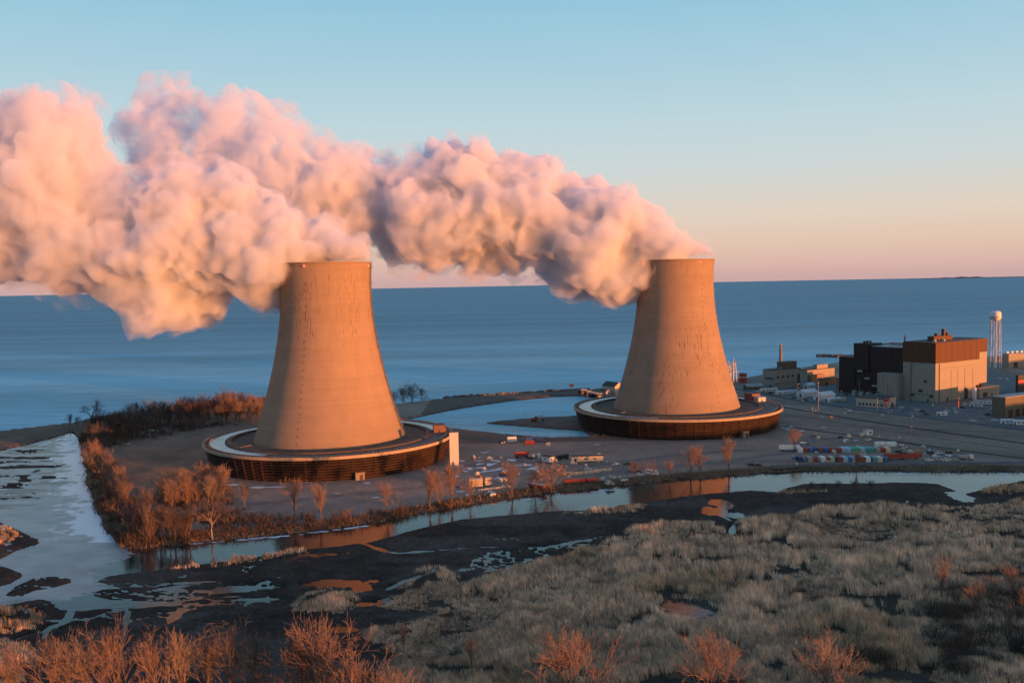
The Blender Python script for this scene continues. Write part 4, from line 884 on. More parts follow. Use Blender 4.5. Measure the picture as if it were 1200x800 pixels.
CARS = [('dark','dark car near the cream block row',747,554,.3),('white','white car by the canal side blocks',750,557,.2),('white','white car alone in the middle of the gravel yard',722,545,.4),('dark','dark car beside the yard middle white car',735,544.5,.1),
 ('yellow','yellow car at the end of the back container row',1066,530,0),('yellow','second yellow car parked nose to tail with another',1077,530,0),('navy','navy car among parked vehicles past the yellow ones',1090,531,.2),('white','white car among dark ones past the yellow cars',1100,532,.4),('dark','dark car farthest along the upper vehicle line',1112,531,.5),
 ('dark','dark car touching the cream container end',1053,530,.6),('grey','grey car first of the lower vehicle line',1079,539.5,0),('white','white car second of the lower vehicle line',1089,540,.1),('grey','grey car third of the lower vehicle line',1099,540,.1),('white','white car fourth of the lower vehicle line',1109,540,0),('grey','grey car last of the lower vehicle line before the white lorry',1120,540,.1),
 ('dark','dark car under a leafless tree by the canal',880,545,.1),('dark','second dark car beside another under a canal tree',888,545.5,.1),('white','white car near the pale gatehouse',1056,478,.3),('grey','grey car on the road before the sheds',1000,476,-.3),('dark','dark car on the grey car park',1085,486,-.2),('white','white car between trailers and orange pole',1110,482,-.3),('dark','dark car near the white trailers by the orange block',1128,478,-.3),('white','white car beside the upper field box',1018,516,.5),('dark','dark car near the white field box',985,513,.9),('red','red car by the white sheds',992,463,.4),
 ('blue','blue car near the gatehouse entrance',1061,482,.1),('grey','grey car at the road edge by the cabins',1150,490,-.3),('white','white car on the far lakeside lot',1172,444,0),('white','second white car on the far lakeside lot',1180,445,.1)]
for c in CARS: car(*c)
# odds and ends of the laydown yard
t = thing('field_box', 'white cube-shaped cabin alone in the field above the containers', 'cabin', at(1017, 509, GZ), .3); MB().box((0,0,1.6), (4.5, 4, 3.2)).build('body', mwhite, t); MB().box((0,0,3.3), (4.8, 4.3, .2)).build('roof', mroofp, t); MB().box((.5,-2.03,1.6), (1.6, .06, 1.2)).build('window', mglass, t)
t = thing('tipper_bed', 'grey tipped skip lying in the field', 'skip', at(953, 511, GZ), 1.0); MB().box((0,0,1.2), (7, 2.6, .3)).box((0,-1.2,1.8), (7, .2, 1.4)).box((0,1.2,1.8), (7, .2, 1.4)).build('tub', mgreyp, t); wheels(t, (-2, 2), 2.4, .5)
def pipes(label, px, yb, n, l, rz, m, r=.9):
    t = thing('pipe_stack', label, 'pipes', at(px, yb, GZ), rz)
    for k in range(n):
        lay = k % 3; i = k//3
        MB().lathe([(r, -l/2), (r, l/2), (r*.8, l/2), (r*.8, -l/2)], 14, closed=True).build('pipe', m, t)
        o = t.children[-1]; o.rotation_euler = (math.pi/2, 0, 0) if False else (0, math.pi/2, 0); o.location = (0, i*2.1*r+(lay % 2)*r, r+lay*1.6*r)
pipes('stack of beige concrete pipes by the canal trees', 558, 571, 6, 7, .1, moff); pipes('shorter pile of beige pipes lying next to a longer stack', 572, 569, 4, 4, .5, moff)
pipes('row of white pipes on the pond bank', 600, 518, 7, 6, .2, mwhite, .7)
t = thing('covered_load', 'orange tarpaulin-covered load by the beige pipes', 'covered load', at(561, 563, GZ), -.6); MB().box((0,0,1.3), (5.5, 3, 2.8), taper=.6).build('tarpaulin', mat('orange_tarp', (.55,.16,.05), .7, var=.2), t); MB().box((0,0,.15), (6, 3.2, .3)).build('pallet', mpolew, t)
t = thing('excavator', 'red excavator on the spit in the pond', 'excavator', at(629, 494, GZ), .2)
MB().box((-2,0,.7), (4.2, .9, 1.2)).box((-2,2.2,.7), (4.2, .9, 1.2)).build('tracks', mdoor, t); MB().box((-2,1.1,2.1), (4.4, 2.8, 1.6)).build('body', mred, t); MB().box((-.6,.3,3.4), (1.6, 1.4, 1.4)).build('cab', mglass, t)
ar = MB().tube((0,1.1,2.4), (3.4,1.1,4.6), .35, .3, 5).build('boom', mred, t); MB().tube((3.4,1.1,4.6), (5.2,1.1,1.8), .28, .22, 5).build('stick', mred, t); MB().box((5.2,1.1,1.1), (1.1, 1.3, 1.3), taper=1.3).build('bucket', mdoor, t)
r = np.random.default_rng(31)     # melting snow patches
sv = MB()
def blob(cx, cy, rx, ry, z, n=14):
    c = at(cx, cy, GZ); a = abs(at(cx+rx, cy, GZ).x-c.x); b2 = abs(at(cx, cy-ry, GZ).y-c.y); b0 = len(sv.v); ph = r.uniform(0, 6, 3)
    for i in range(n):
        th = 2*math.pi*i/n; k = 1+.35*math.sin(2*th+ph[0])+.3*math.sin(3*th+ph[1])+.2*math.sin(5*th+ph[2]); sv.v.append((c.x+a*k*math.cos(th), c.y+b2*k*math.sin(th), z))
    sv.f.append(tuple(range(b0, b0+n))); sv.m.append(0)
for i, (cx, cy, rx, ry) in enumerate([(575,544,7,1.3),(581,540,5,1),(562,543.5,4,.9),(563,548,4,1),(551,549,5,1.1),(570,552,6,1.2),(583,550,6,1.4),(546,552,3,.7),(600,539,6,.9),(615,545,8,.9),(625,549,9,1.4),(583,560,4,1),(541,540,4,.7),(595,551,4,.8),(561,540,4,.6),(568,530,4,.7),(919,501,4,.5),(923,503,4,.5),(927,500,3,.4),(917,498,3,.4),(535,558,5,.8),(575,576,4,1),(548,580,3,.8),(540,576,4,.8),
   (270,568,10,1.0),(310,571,18,1.1),(360,565,3,.6),(430,566,4,.8),(440,583,4,.6),(395,578,3,.5),(700,521,3,.4),(180,504,3,.6),(210,497,3,.6),(150,520,3,.5),(660,546,5,.5),(940,505,4,.4),(965,501,3,.4),(1003,516,3,.5),(990,515,2,.4)]): blob(cx, cy, rx, ry, GZ+.09+.003*i)
tag(sv.build('snow', mat('old_snow', (.62,.63,.68), .8, var=.1)), kind='stuff')
sn = MB(); rr = np.random.default_rng(8)      # ice shelf remnants along the canal edge
for (x0, y0, x1, y1, n) in ((150,641.5,330,627,26),(330,627.5,440,613.5,18),(690,575,720,572.5,5),(965,553.8,1190,554,24),(615,584.5,640,581.5,4)):
    for k in range(n):
        q = rr.random(); c = at(x0+(x1-x0)*q, y0+(y1-y0)*q+rr.uniform(.6, 1.9), 0.05); s = rr.uniform(.5, 2.2); b0 = len(sn.v)
        for i in range(7):
            th = 2*math.pi*i/7; k2 = rr.uniform(.6, 1.2); sn.v.append((c.x+1.6*s*k2*math.cos(th), c.y+.7*s*k2*math.sin(th), .075+.002*(k % 20)))
        sn.f.append(tuple(range(b0, b0+7))); sn.m.append(0)
tag(sn.build('canal_ice', MATS['old_snow']), kind='stuff')

# more of the yard's clutter
rq = np.random.default_rng(77)
mscrap = [mrust, mgreyp, mwhite, mpolew, mdoor, mat('blue_drum', (.06,.12,.25), .6), moff]
def pile(label, px, yb, n, sp, hmax):
    t = thing('scrap_pile', label, 'scrap pile', at(px, yb, GZ), rq.uniform(0, 3), 'scrap piles in the yard')
    for k in range(n):
        o = MB().box((rq.normal(0, sp), rq.normal(0, sp*.6), rq.uniform(.2, hmax)), (rq.uniform(.8, 3.6), rq.uniform(.4, 1.4), rq.uniform(.3, 1.2)), rq.uniform(0, 3), taper=rq.uniform(.7, 1)).build('scrap', mscrap[rq.integers(len(mscrap))], t)
for px, yb, n, sp, hm, lab in ((645,563,9,2.2,1.2,'scrap pile beside the red and white canal trailer'),(590,556,10,2.5,1.4,'dark scrap heap behind the orange yard tree'),(712,566,8,2.2,1,'scrap heap at the end of the short red trailer'),(734,562,7,3,.8,'low scrap line left of the camper van'),(575,580,8,3,.9,'scrap by the bank below the beige pipes'),(660,548,7,2.4,1.2,'scrap between the dark lorry and the cream blocks'),(700,552,7,2.4,1,'scrap in front of the long white site cabin'),(540,571,6,2,.9,'scrap near the white slab bank trees'),
   (940,520,8,2.5,1.2,'scrap pile above the back container row'),(990,517,7,2,1,'scrap pile near the middle of the back container row'),(1058,524,8,3,1.3,'scrap pile past the upper white containers'),(1096,536,9,3,1.2,'scrap pile among the vehicle lines'),(1118,535,8,3,1.2,'scrap pile at the end of the vehicle lines'),(930,537,7,2.5,1,'scrap pile before the container rows by the tower'),(642,520,7,3,1,'scrap on the pond bank past the dark blue container'),(590,519,6,2,1,'pale rocks and scrap at the pond bank pipes')): pile(lab, px, yb, n, sp, hm)
MC = [('white','white car parked left of the road gatehouse',996,482,.2),('grey','grey car second left of the road gatehouse',990,480,.2),('dark','dark car before the long white trailers',930,466.5,.2),('white','white car before the long white trailers',937,467.5,.2),('red','red car between trailers and the road bend',944,468.8,.2),('white','white car on the grey car park below the concrete corner',1075,481,-.3),('grey','grey car on the grey car park below the concrete corner',1068,479.5,-.3),('dark','dark car second below the concrete corner',1081,482.5,-.3),
  ('white','white car near the right edge road',1140,493.5,-.2),('dark','dark car near the olive workshop doors',1158,486,-.3),('white','white car in front of the olive workshop',1166,493,-.3),('grey','grey car at the foot of the orange sunlit pole',1130,488,-.3),('white','white car on the yard track by the tower',690,551,.2),('grey','grey car between white cabin and camper van',738,552,.5),('dark','dark car at the lagoon tower yard edge',655,552,.4),('white','white car on the lake side near the cream house',724,463,.3),('grey','grey car on the lake side near the cream house',731,463.5,.3),('dark','dark car near the red tank shed',903,461.5,.2),('white','white car near the red tank shed',889,459.5,.2)]
for c in MC: car(*c)
# fences along the railway and the car park, rails, road markings
def fence(label, pts, h=2.4, step=9):
    P = [at(x, y, GZ) for x, y in pts]; t = thing('fence', label, 'fence', P[0]); n0 = P[0]; fr = MB(); acc = []
    for A, B in zip(P[:-1], P[1:]):
        L_ = (B-A).length; k = max(1, int(L_/step))
        for i in range(k): acc.append(A.lerp(B, i/k)-n0)
    acc.append(P[-1]-n0)
    for p in acc: MB().box((p.x, p.y, h/2), (.14, .14, h)).build('post', msteel, t)
    for p, q2 in zip(acc[:-1], acc[1:]):
        for z in (.4, 1.1, 1.75, 2.3): fr.tube((p.x, p.y, z), (q2.x, q2.y, z), .045, n=3, cap=False)
    fr.build('wires', msteel, t)
fence('long wire fence between the railway and the road', [(868,461),(930,472.5),(1010,485),(1110,497.5),(1230,514)])
fence('wire fence along the upper edge of the car park road', [(905,462),(955,471),(1010,477.5),(1060,484),(1110,489.5),(1230,506)])
fence('low wire fence along the canal behind the containers', [(905,548),(1000,546.5),(1100,546),(1230,545)])
mrail = mat('rail_steel', (.12,.09,.075), .5, .5)
for k, off in enumerate((-.75, .75)):
    P = [at(x, y, GZ) for x, y in [(870,468),(930,479),(1010,492.5),(1110,507),(1300,533)]]; mb = MB()
    for A, B in zip(P[:-1], P[1:]):
        dd = (B-A).normalized(); s = Vector((-dd.y, dd.x, 0))*off; mb.tube(A+s+Vector((0,0,.12)), B+s+Vector((0,0,.12)), .09, n=4)
    tag(mb.build('rail', mrail), 'rusty steel rail of the track on the '+('canal' if k else 'lake')+' side of its bed', 'rail', 'railway rails')
# lamp posts over the car park
for px, yb, lab in ((1015,476,'lamp post by the gatehouse roof end'),(1060,476,'lamp post between gatehouse and concrete corner'),(1112,478,'lamp post on the car park below the sunlit wall'),(1145,485,'lamp post near the white trailers on the car park'),(985,474,'lamp post by the white sheds at the road'),(935,464,'lamp post before the long white trailers')):
    P = at(px, yb, GZ); t = thing('lamp_post', lab, 'lamp post', P, .5, 'car park lamp posts'); MB().tube((0,0,-.2), (0,0,11), .16, .1, 6).build('mast', msteel, t); MB().box((.8,0,11), (1.9, .3, .2)).build('arm', msteel, t); MB().box((1.6,0,10.85), (.8, .4, .15)).build('lamp_head', mgreyp, t)
# cladding seams, ducts and ladders on the big blocks
for k in range(9):
    u_ = U1+.4+(U4-U1)*(k+.5)/9; MB().box((3.9, u_, (HT+HC)/2), (.14, .18, HT-HC-3)).build('cladding_seam', mdoor, tb)
for k in range(7): MB().box((V1*(k+.5)/7, -.3, (HS+HB)/2), (.14, .1, HB-HS-.6)).build('cladding_seam', mbrown, rb)
for k in range(5): MB().box((-.3, U1*(k+.5)/5, (HS+HB)/2), (.1, .14, HB-HS-.6)).build('cladding_seam', mbrown, rb)
for zz, uu in ((9, .3), (15, .55), (21, .8)): MB().box((3.4, U2+(U4-U2)*uu, zz), (1.2, 5, 1.4)).build('air_duct', mgreyp, tb)
MB().box((-.5, U1*.75, HS*.5), (.5, .6, HS)).build('ladder', msteel, rb); MB().box((V1*.08, -.5, HS*.5), (.6, .5, HS*.95)).build('ladder', msteel, rb)
for k in range(6): MB().box((8+k*4.2, U1*.2+(k % 3)*3, HB+1.0), (1.8, 1.8, 1.3)).build('roof_fan', mgreyp, rb)

c0 = None
for px, yb in [(rq.uniform(548, 720), rq.uniform(534, 572)) for k in range(34)]+[(rq.uniform(930, 1130), rq.uniform(508, 545)) for k in range(26)]+[(rq.uniform(900, 1180), rq.uniform(462, 492)) for k in range(22)]:
    if c0 is None:
        c0 = thing('crate_stack', 'small pale crate stack among many scattered over the yards', 'crate stack', (0,0,0), 0, 'crates scattered over the yards'); MB().box((0,0,.75), (2.2, 1.4, 1.1)).build('crate', moff, c0); MB().box((0,0,.1), (2.4, 1.6, .2)).build('pallet', mpolew, c0); MB().box((.2,.1,1.55), (1.2, 1.0, .5)).build('crate', mwhite, c0); o = c0
    else: o = copy_tree(c0)
    o.location = at(px, yb, GZ); o.rotation_euler = (0,0,rq.uniform(0,3)); k = rq.uniform(.6, 1.15); o.scale = (k*rq.uniform(.7,1.7), k, k)

for uu, zz, w in ((.12, 5, 3), (.45, 9, 4), (.7, 5, 3), (.3, 17, 2.4)): MB().box((-.12, U1*uu, zz), (.2, w, 2.2)).build('louvre', mdoor, rb)
for k in range(5): MB().box((-6.1, U1+1+(U2-U1)*(k+.3)/5, HC*.5), (.2, .35, HC*.95)).build('pilaster', mconc2, rb)
MB().box((V1*.5, -.35, HS*.86), (V1*.9, .5, .3)).build('cable_tray', msteel, rb); MB().box((-.35, U1*.5, HS*.2), (.5, U1*.9, .4)).build('pipe_rack', msteel, rb)
for k, px in enumerate((1002, 1010, 1019, 1029)):
    P = at(px, 463+k*1.2, GZ); t = thing('transformer', ('first', 'second', 'third', 'fourth')[k]+' grey transformer in the row before the dark hall, counted from the white sheds', 'transformer', P, RZ, 'transformers by the dark hall')
    MB().box((0,0,2.2), (4, 3, 4.2)).build('tank', mgreyp, t); MB().box((0,2.1,2), (3.4, .8, 3.2)).build('radiator', msteel, t)
    for j in (-1, 0, 1): MB().lathe([(.25, 4.3), (.4, 4.6), (.2, 5.2), (.3, 5.6), (.01, 6.2)], 8, c=(j*1.2, 0, 0)).build('bushing', mrust, t)
# ------------------------------------------------------------------ leafless trees
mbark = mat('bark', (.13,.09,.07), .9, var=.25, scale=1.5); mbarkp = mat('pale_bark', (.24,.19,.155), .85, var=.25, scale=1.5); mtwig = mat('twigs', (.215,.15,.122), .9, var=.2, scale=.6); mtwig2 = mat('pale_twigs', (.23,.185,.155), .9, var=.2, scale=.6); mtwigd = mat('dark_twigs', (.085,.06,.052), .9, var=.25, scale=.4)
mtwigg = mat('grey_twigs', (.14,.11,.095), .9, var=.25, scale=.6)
def tubes(segs, n):
    """segs (k,8): two ends and two radii -> one mesh of open n-sided tapers"""
    S = np.array(segs, float); A, B, r0, r1 = S[:,0:3], S[:,3:6], S[:,6:7], S[:,7:8]
    d = B-A; d /= np.linalg.norm(d, axis=1, keepdims=True)+1e-9
    ref = np.where(np.abs(d[:,2:3]) < .9, np.array([[0,0,1.]]), np.array([[1.,0,0]])); u = np.cross(d, ref); u /= np.linalg.norm(u, axis=1, keepdims=True); w = np.cross(d, u)
    ring = []
    for P, r in ((A, r0), (B, r1)):
        for i in range(n):
            t = 2*math.pi*i/n; ring.append(P+(u*math.cos(t)+w*math.sin(t))*r)
    co = np.stack(ring, 1).reshape(-1, 3); k = len(S); base = np.arange(k)[:,None]*2*n
    q = np.concatenate([base+np.array([[i, (i+1) % n, n+(i+1) % n, n+i]]) for i in range(n)])
    return co, q
def grow_tree(seed, H, style, fine):
    r = np.random.default_rng(seed); limbs = []; twigs = []
    P = dict(vase=dict(tr=.07, ang=(.18, .55), nl=9, up=.42, ln=.62), round=dict(tr=.05, ang=(.25, 1.0), nl=13, up=.22, ln=.62), slim=dict(tr=.14, ang=(.12, .38), nl=9, up=.5, ln=.52), old=dict(tr=.34, ang=(.5, 1.0), nl=6, up=.12, ln=.48), tall=dict(tr=.45, ang=(.3, .7), nl=10, up=.25, ln=.33))[style]
    tmin = .032 if fine else .06
    def br(p, d, L, rad, lev):
        nseg = 3 if lev < 3 else 2; pts = [p]; dd = d
        for k in range(nseg):
            dd = dd+r.normal(0, .13+.03*lev, 3)+np.array([0,0,P['up']*.25]); dd /= np.linalg.norm(dd); q = pts[-1]+dd*L/nseg
            r0 = max(rad*(1-.6*k/nseg), tmin); r1 = max(rad*(1-.6*(k+1)/nseg), tmin*.8)
            (limbs if lev <= 1 else twigs).append((*pts[-1], *q, r0, r1)); pts.append(q)
        if lev >= (4 if fine else 3): return
        nc = ([P['nl'], 5, 5, 3] if fine else [P['nl'], 5, 4, 0])[lev] if lev else 0
        for k in range(nc):
            f = r.uniform(.3, 1.0) if k else 1.0; i = min(int(f*nseg), nseg-1); q = pts[i]+(pts[i+1]-pts[i])*(f*nseg-i)
            a = r.uniform(0, 2*math.pi); an = r.uniform(.22, .62)
            e = np.cross(dd, [math.cos(a), math.sin(a), .3]); e /= np.linalg.norm(e)+1e-9
            c = dd*math.cos(an)+e*math.sin(an); br(q, c/np.linalg.norm(c), L*r.uniform(.45, .68), rad*.42, lev+1)
    rt = H*.020+.05; h0 = H*P['tr']; top = np.array([r.normal(0, .3), r.normal(0, .3), H*(.55 if style in ('slim', 'tall', 'vase') else .4)])
    n = 5; prev = np.zeros(3)-np.array([0,0,.4])
    for k in range(n):
        q = top*(k+1)/n+np.array([*r.normal(0, .12, 2), 0]); limbs.append((*prev, *q, rt*(1-.7*k/n)*(1.5 if k == 0 else 1), rt*(1-.7*(k+1)/n))); prev = q
    for k in range(P['nl']):
        f = h0/top[2]+(1-h0/top[2])*(k+.5)/P['nl']; f = min(f, 1); q = top*f; a = k*2.4+r.uniform(-.5, .5); an = r.uniform(*P['ang'])*(1.25-.5*f)
        c = np.array([math.sin(an)*math.cos(a), math.sin(an)*math.sin(a), math.cos(an)]); br(q, c, H*P['ln']*(1.1-.35*f)*r.uniform(.8, 1.1), rt*.5, 1)
    br(top, np.array([0,0,1.]), H*.4, rt*.35, 1)
    return limbs, twigs
TP = {}
def tree_proto(style, seed, H, fine, mb, mt):
    k = (style, seed, fine, mt.name)
    if k in TP: return TP[k]
    l, w = grow_tree(seed, H, style, fine); S = np.array(w); zmax = S[:,5].max(); sc = H/zmax
    co, q = tubes(l, 6); t = mesh_np('trunk', co*sc, quads=q, mat=mb, smooth=True); co, q = tubes(w, 3); c = mesh_np('crown', co*sc, quads=q, mat=mt)
    TP[k] = (t.data, c.data, H); bpy.data.objects.remove(t); bpy.data.objects.remove(c); return TP[k]
def tree(style, seed, px, yb, hpx, label, group=None, fine=True, mb=None, mt=None, name='bare_tree', pos=None, H=None):
    P = pos or at(px, yb, GZ)
    for k in range(14):
        D0 = land(np.array([[P.x, P.y], [P.x, P.y+.1]]))
        if D0['dmain'][0] > 2.5 or D0['ds'][0] > 2.5: break
        P = Vector((P.x, P.y+2.0, 0))
    P = Vector((P.x, P.y, float(D0['h'][0])))
    H = H or max(2.5, hpx*P.y/CAM_F*1.02)
    td, cd_, h0 = tree_proto(style, seed, 14, fine, mb or mbark, mt or mtwig)
    o = thing(name, label, 'tree', P, random.uniform(0, 6.28), group); s = H/h0
    k2 = .8 if 'clump' in label or 'grey' in label else 1; o.scale = (k2*s*random.uniform(.9, 1.1), k2*s*random.uniform(.9, 1.1), s)
    for nm, d in (('trunk', td), ('crown', cd_)):
        c = bpy.data.objects.new(nm, d); COL.objects.link(c); c.parent = o
    return o
# foreground row, each told apart by its neighbours and form
FG = [('vase',1,18,835,75,'leafless tree rising into the bottom left corner of the frame',0),('vase',2,62,842,95,'orange lit vase-shaped tree by the bottom left corner, left of a denser one',0),('vase',3,100,838,100,'dense orange lit tree, second of the three in the bottom left clump',0),('vase',4,140,838,108,'tallest orange lit tree of the bottom left clump',0),
 ('vase',5,182,836,98,'orange lit tree ending the bottom left clump, before the grey ones',0),('slim',6,212,832,92,'slim half lit tree between the orange clump and the grey trees',0),('slim',1,243,828,80,'grey shaded tree, first of the grey ones beside the orange clump',2),('vase',2,272,825,92,'tall grey tree with pale upper twigs below the ice veins',2),('slim',3,301,826,82,'grey slender tree nearest the dark gap before the large orange tree',2),
 ('round',4,352,842,98,'brown shaded bushy tree leaning against the large orange tree',1),('vase',7,382,845,128,'large orange tree with the tallest crown in the bottom left half',0),('round',8,430,868,108,'broad rounded orange tree at the bottom edge right of the tallest crown',0),('round',9,462,872,88,'smaller orange tree at the right side of the broad rounded one',0),
 ('round',10,666,822,84,'round orange tree alone in the reeds at bottom centre',0),('round',11,832,832,92,'wide round bare tree at the bottom edge below the red pool',0),('round',12,966,822,78,'round orange tree at the bottom edge right of the wide bare tree',0),
 ('slim',13,473,757,30,'small reddish sapling in the dark marsh beside the reeds',0),('slim',14,553,778,34,'small slim reddish sapling among the reeds at bottom centre',0),
 ('slim',15,1103,700,52,'slim orange tree at the left end of the right marsh thicket',0),('slim',16,1144,728,54,'slender pale tree in the middle of the right marsh thicket',0),('vase',17,1186,702,44,'orange bushy tree near the right border in the marsh',0),('vase',18,1160,706,36,'low rusty tree between two pale trees in the right thicket',0),('vase',19,1204,738,58,'rusty tree cut by the right border in the marsh',0),('slim',20,1182,745,42,'grey shaded tree low in the right marsh thicket',2)]
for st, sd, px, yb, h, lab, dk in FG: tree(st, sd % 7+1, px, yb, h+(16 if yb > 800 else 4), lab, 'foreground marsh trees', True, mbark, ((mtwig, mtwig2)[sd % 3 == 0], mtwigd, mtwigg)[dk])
CB = [('old',3,224,650,62,'pale spreading tree with white limbs on the canal point',2),('slim',4,200,648,50,'grey tree beside the pale spreading tree on the canal point',2),('slim',5,183,646,46,'thin grey tree on the canal point, second from the lagoon end',2),('slim',6,160,644,50,'grey tree nearest the icy lagoon on the canal point',2),('vase',2,171,612,46,'orange topped tree above the canal point by the lagoon',0),
 ('slim',1,345,606,50,'orange lit tree in front of the lagoon tower ring, left of its twin',0),('slim',2,376,612,52,'orange lit tree in front of the lagoon tower ring, right of its twin',0),('slim',3,286,597,36,'small orange tree below the left part of the lagoon tower ring',0),('vase',4,455,602,42,'orange tree on the canal bank below the right part of the lagoon tower ring',0),
 ('slim',5,500,604,50,'leafless orange tree on the canal bank left of the beige pipes, first of three',0),('vase',6,514,600,44,'leafless orange tree on the canal bank left of the beige pipes, second of three',0),('slim',7,529,592,56,'tallest orange bank tree close to the white slab',0),('vase',1,550,592,34,'small orange bank tree in front of the beige pipes',0),('vase',2,600,588,48,'orange tree hiding scrap in the yard between pipes and red trailer',0),('round',3,646,580,42,'round orange tree beside the cream concrete blocks',0),('round',5,628,583,30,'low brown round shrub tree next to the red and white canal trailer',1),
 ('slim',4,817,566,40,'reddish slim tree before the second tower, left of its close twin',0),('slim',5,829,565,38,'reddish slim tree before the second tower, right of its close twin',0),('slim',6,862,560,46,'reddish tree in front of the second tower ring at its right side',0),('vase',7,931,530,30,'reddish bush-like tree at the tower end of the container rows',0),('slim',2,1018,556,24,'thin tree in front of the containers by the canal',0),('slim',3,750,572,30,'thin grey tree standing on the canal bank near the camper van',2),('old',4,772,576,30,'small pale tree at the waterline below the camper van',2),('slim',1,790,566,24,'faint reddish sapling on the canal bank left of the slim twins',0)]
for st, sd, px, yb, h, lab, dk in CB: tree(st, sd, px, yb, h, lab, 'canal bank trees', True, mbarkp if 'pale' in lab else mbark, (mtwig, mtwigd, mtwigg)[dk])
rr = np.random.default_rng(17)
def cluster(pts, n, hlo, hhi, label, group, styles, mt, jitter=4, fine=False, name='bare_tree'):
    """n trees strewn along a px polyline"""
    pts = np.array(pts, float); seg = np.linalg.norm(np.diff(pts, axis=0), axis=1); cum = np.concatenate([[0], np.cumsum(seg)])/seg.sum()
    for k in range(n):
        f = (k+rr.uniform(0, 1))/n; x = np.interp(f, cum, pts[:,0])+rr.normal(0, 3); y = np.interp(f, cum, pts[:,1])+rr.uniform(-1, 1)*jitter
        tree(styles[rr.integers(len(styles))], int(rr.integers(1, 8)), x, y, rr.uniform(hlo, hhi), label, group, fine, mbark, mt if not isinstance(mt, list) else mt[rr.integers(len(mt))], name)
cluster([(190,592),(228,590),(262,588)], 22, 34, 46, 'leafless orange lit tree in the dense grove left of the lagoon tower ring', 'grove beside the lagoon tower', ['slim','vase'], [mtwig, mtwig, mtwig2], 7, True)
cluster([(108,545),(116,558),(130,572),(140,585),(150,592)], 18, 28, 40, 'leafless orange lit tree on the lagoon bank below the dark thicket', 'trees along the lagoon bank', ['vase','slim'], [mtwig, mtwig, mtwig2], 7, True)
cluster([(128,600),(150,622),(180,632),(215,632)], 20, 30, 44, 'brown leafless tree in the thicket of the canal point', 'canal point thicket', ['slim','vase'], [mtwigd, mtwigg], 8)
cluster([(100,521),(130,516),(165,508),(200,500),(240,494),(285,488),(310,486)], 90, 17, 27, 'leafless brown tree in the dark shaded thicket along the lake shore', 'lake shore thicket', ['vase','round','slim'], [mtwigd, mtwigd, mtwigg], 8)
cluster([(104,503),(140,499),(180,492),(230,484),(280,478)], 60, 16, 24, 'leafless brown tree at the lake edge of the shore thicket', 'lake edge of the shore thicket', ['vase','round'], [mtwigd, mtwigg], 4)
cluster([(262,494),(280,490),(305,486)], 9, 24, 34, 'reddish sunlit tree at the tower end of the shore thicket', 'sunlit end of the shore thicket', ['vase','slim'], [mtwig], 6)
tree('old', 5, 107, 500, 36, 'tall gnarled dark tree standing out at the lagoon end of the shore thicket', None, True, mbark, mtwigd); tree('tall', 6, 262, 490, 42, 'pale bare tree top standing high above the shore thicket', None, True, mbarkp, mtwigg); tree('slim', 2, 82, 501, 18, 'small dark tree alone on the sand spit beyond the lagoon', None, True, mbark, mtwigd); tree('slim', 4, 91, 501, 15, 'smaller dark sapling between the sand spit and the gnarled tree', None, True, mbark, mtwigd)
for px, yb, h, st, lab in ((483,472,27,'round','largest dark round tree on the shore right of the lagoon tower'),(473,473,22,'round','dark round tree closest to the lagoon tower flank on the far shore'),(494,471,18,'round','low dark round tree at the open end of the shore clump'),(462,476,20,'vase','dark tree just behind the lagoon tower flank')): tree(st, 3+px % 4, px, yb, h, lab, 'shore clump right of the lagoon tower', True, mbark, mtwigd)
for px, yb, lab in ((950,577,'tiny bare tree on the reed strip, first along the canal'),(983,575,'tiny bare tree on the reed strip, second along the canal'),(1000,575,'tiny bare tree on the reed strip, third along the canal'),(1020,574,'tiny bare tree on the reed strip, fourth along the canal'),(965,577,'tiny dark sapling on the canal reed strip')): tree('slim', 3+px % 4, px, yb, 17, lab, 'saplings on the reed strip', True, mbark, mtwigd)
# ------------------------------------------------------------------ undergrowth, bank grass and reeds: nobody could count them
def sprays(P, h, w, nb, lean, seed):
    """P (n,3) feet -> narrow upright blades: nb per foot"""
    r = np.random.default_rng(seed); n = len(P); k = n*nb; foot = np.repeat(P, nb, 0); hh = np.repeat(h, nb)*r.uniform(.55, 1.1, k); a = r.uniform(0, 2*math.pi, k); sp = np.repeat(w, nb)
    off = np.stack([r.normal(0, 1, k)*sp*4, r.normal(0, 1, k)*sp*4, np.zeros(k)], -1); base = foot+off; base[:,2] -= .15
    tip = base+np.stack([r.normal(0, lean, k)*hh-.10*hh, r.normal(0, lean, k)*hh, hh], -1)
    s = np.stack([np.cos(a)*sp*.5, np.sin(a)*sp*.5, np.zeros(k)], -1); mid = base*.45+tip*.55
    co = np.stack([base-s*.6, base+s*.6, mid+s, tip, mid-s], 1).reshape(-1, 3)
    b0 = np.arange(k)[:,None]*5; tr = np.concatenate([b0+np.array([[0,1,2]]), b0+np.array([[0,2,4]]), b0+np.array([[4,2,3]])])
    return co, tr, k
def stuff(name, P, h, w, nb, lean, seed, cols):
    co, tr, k = sprays(P, h, w, nb, lean, seed); m = bpy.data.materials.get('blade_'+name)
    m, t, b = newmat('blade_'+name); va = t.nodes.new('ShaderNodeAttribute'); va.attribute_name = 'tone'; t.links.new(va.outputs['Color'], b.inputs['Base Color']); b.inputs['Roughness'].default_value = .9; b.inputs['Specular IOR Level'].default_value = .1
    o = mesh_np(name, co, tris=tr, mat=m); vcol(o, 'tone', np.repeat(np.repeat(cols, nb, 0), 5, 0)); return tag(o, kind='stuff')
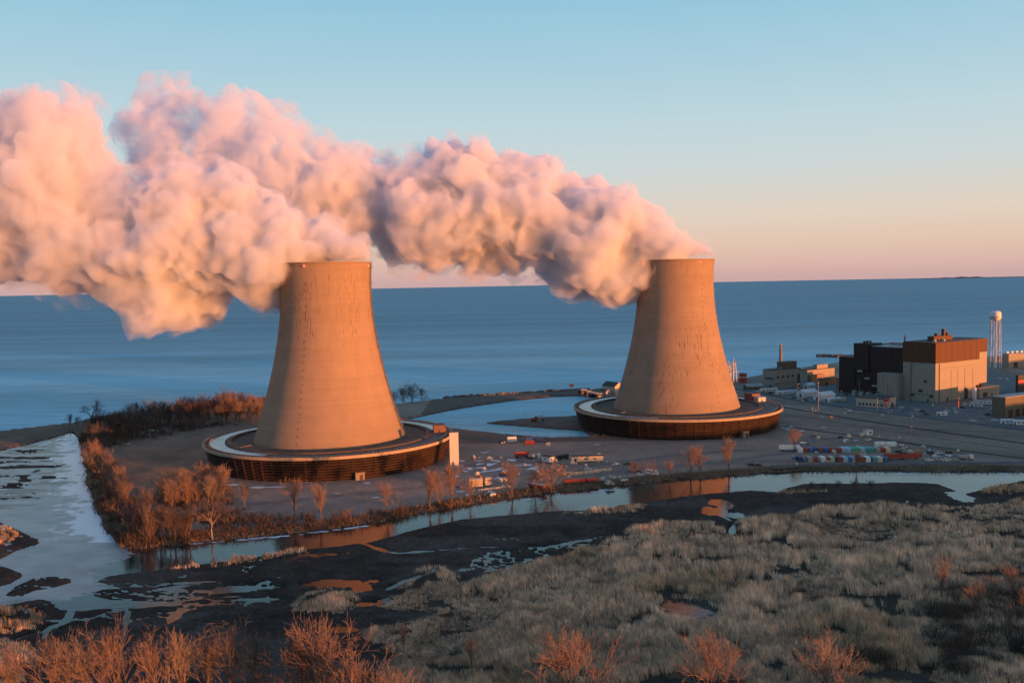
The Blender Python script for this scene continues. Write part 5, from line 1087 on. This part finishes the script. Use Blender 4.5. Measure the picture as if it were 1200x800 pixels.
def scatter(n, test, lo=(-1.0, 215), hi=(1.0, 900), seed=1, dens=1.0):
    """points spread evenly over the picture's ground, thinner far off"""
    r = np.random.default_rng(seed); t = r.uniform(-.62, .66, n); y = 1/(r.uniform(1/hi[1], 1/lo[1], n)); x = t*y; P = np.stack([x, y], -1); D = land(P); k = test(D, P, r); return np.stack([x, y, D['h']], -1)[k], {q2: v[k] for q2, v in D.items()}
P, D = scatter(150000, lambda D, P, r: (D['reed'] > r.uniform(-2, 1.5, len(P))) & (D['h'] > .02) & (D['ds'] > .3) & (fbm(P[:,0], P[:,1], 7, 3) > .31) & ((fbm(P[:,0]+200, P[:,1]*1.7-90, 20, 4, .6) > .378) | (D['reed'] < 1.5)), hi=(1, 460), seed=5)
f1, f2, f3 = fbm(P[:,0], P[:,1], 26, 4, .6), fbm(P[:,0]+99, P[:,1], 6, 3), fbm(P[:,0]-60, P[:,1]+44, 45, 3); u = np.random.default_rng(9).random(len(P))
cols = np.array([[.70,.50,.36]])*(.25+.75*f1+.7*f2)[:,None]; warm = sm(f3, .5, .68)[:,None]*.6; cols = cols*(1-warm)+np.array([[.46,.30,.17]])*warm*(.5+f2[:,None]); cols *= (.45+1.0*u)[:,None]
h = (1.0+2.6*f1*f1*2*.8+1.8*f2)*np.clip(.5+D['reed']*.16, .45, 1); lowr = sm(fbm(P[:,0]+300, P[:,1], 34, 3), .56, .66); h = h*(1-.55*lowr)
stuff('reeds', P, h, (.00030*P[:,1]+.02), 9, .12, 3, cols)
def bank(D, P, r): return (D['dmain'] > .8) & (D['dmain'] < 12*r.random(len(P))**.7+2) & (P[:,1] < 640) & (P[:,0] > -270) & (D['ds'] < D['dmain'])
P, D = scatter(90000, bank, lo=(-1, 300), hi=(1, 640), seed=6); f1, f2 = fbm(P[:,0], P[:,1], 12, 4), fbm(P[:,0]+50, P[:,1], 4, 3)
cols = np.array([[.22,.16,.105]])*(.4+.9*f1+.4*f2)[:,None]
stuff('bank_grass', P, .7+1.3*f2, .00055*P[:,1]+0*f1, 4, .22, 4, cols)
belt = W2([(92,512),(150,498),(230,484),(312,477),(312,494),(240,503),(180,514),(130,525),(112,536),(100,530)], GZ); point = W2([(104,540),(122,545),(150,578),(190,596),(270,596),(340,606),(420,604),(500,592),(560,584),(560,591),(450,610),(350,624),(230,636),(150,643),(128,628),(112,600)], GZ); grove = W2([(180,596),(190,578),(262,572),(275,592)], GZ); rth = W2([(1080,700),(1110,690),(1150,690),(1260,690),(1260,800),(1120,770),(1060,745)], GZ); fgth = W2([(-40,800),(-40,770),(60,765),(200,770),(330,775),(480,790),(520,830),(300,860),(-40,860)], GZ)
rth2 = W2([(980,770),(1010,745),(1100,755),(1260,770),(1260,850),(1150,790)], GZ)
def shrub(D, P, r):
    e = np.maximum.reduce([sdf(P, z) for z in (belt, point, grove, rth, rth2)])+(fbm(P[:,0], P[:,1], 9, 3)-.5)*12
    return (e > r.uniform(-2, 3, len(P))) & (np.maximum(D['dmain'], D['ds']) > .8) & (fbm(P[:,0]+7, P[:,1]-3, 8, 3) > .38)
P, D = scatter(90000, shrub, lo=(-1, 220), hi=(1, 720), seed=7); f1, f2 = fbm(P[:,0], P[:,1], 15, 4), fbm(P[:,0]+50, P[:,1], 5, 3); u = np.random.default_rng(19).random(len(P))
cols = np.array([[.08,.057,.047]])*(.35+.8*f1+.5*f2)[:,None]*(.7+.6*u)[:,None]
stuff('undergrowth', P, (1.2+4.2*f2*f1*2)*np.where(P[:,1] > 560, 1.4, 1), .00035*P[:,1]+.02, 8, .32, 6, cols)
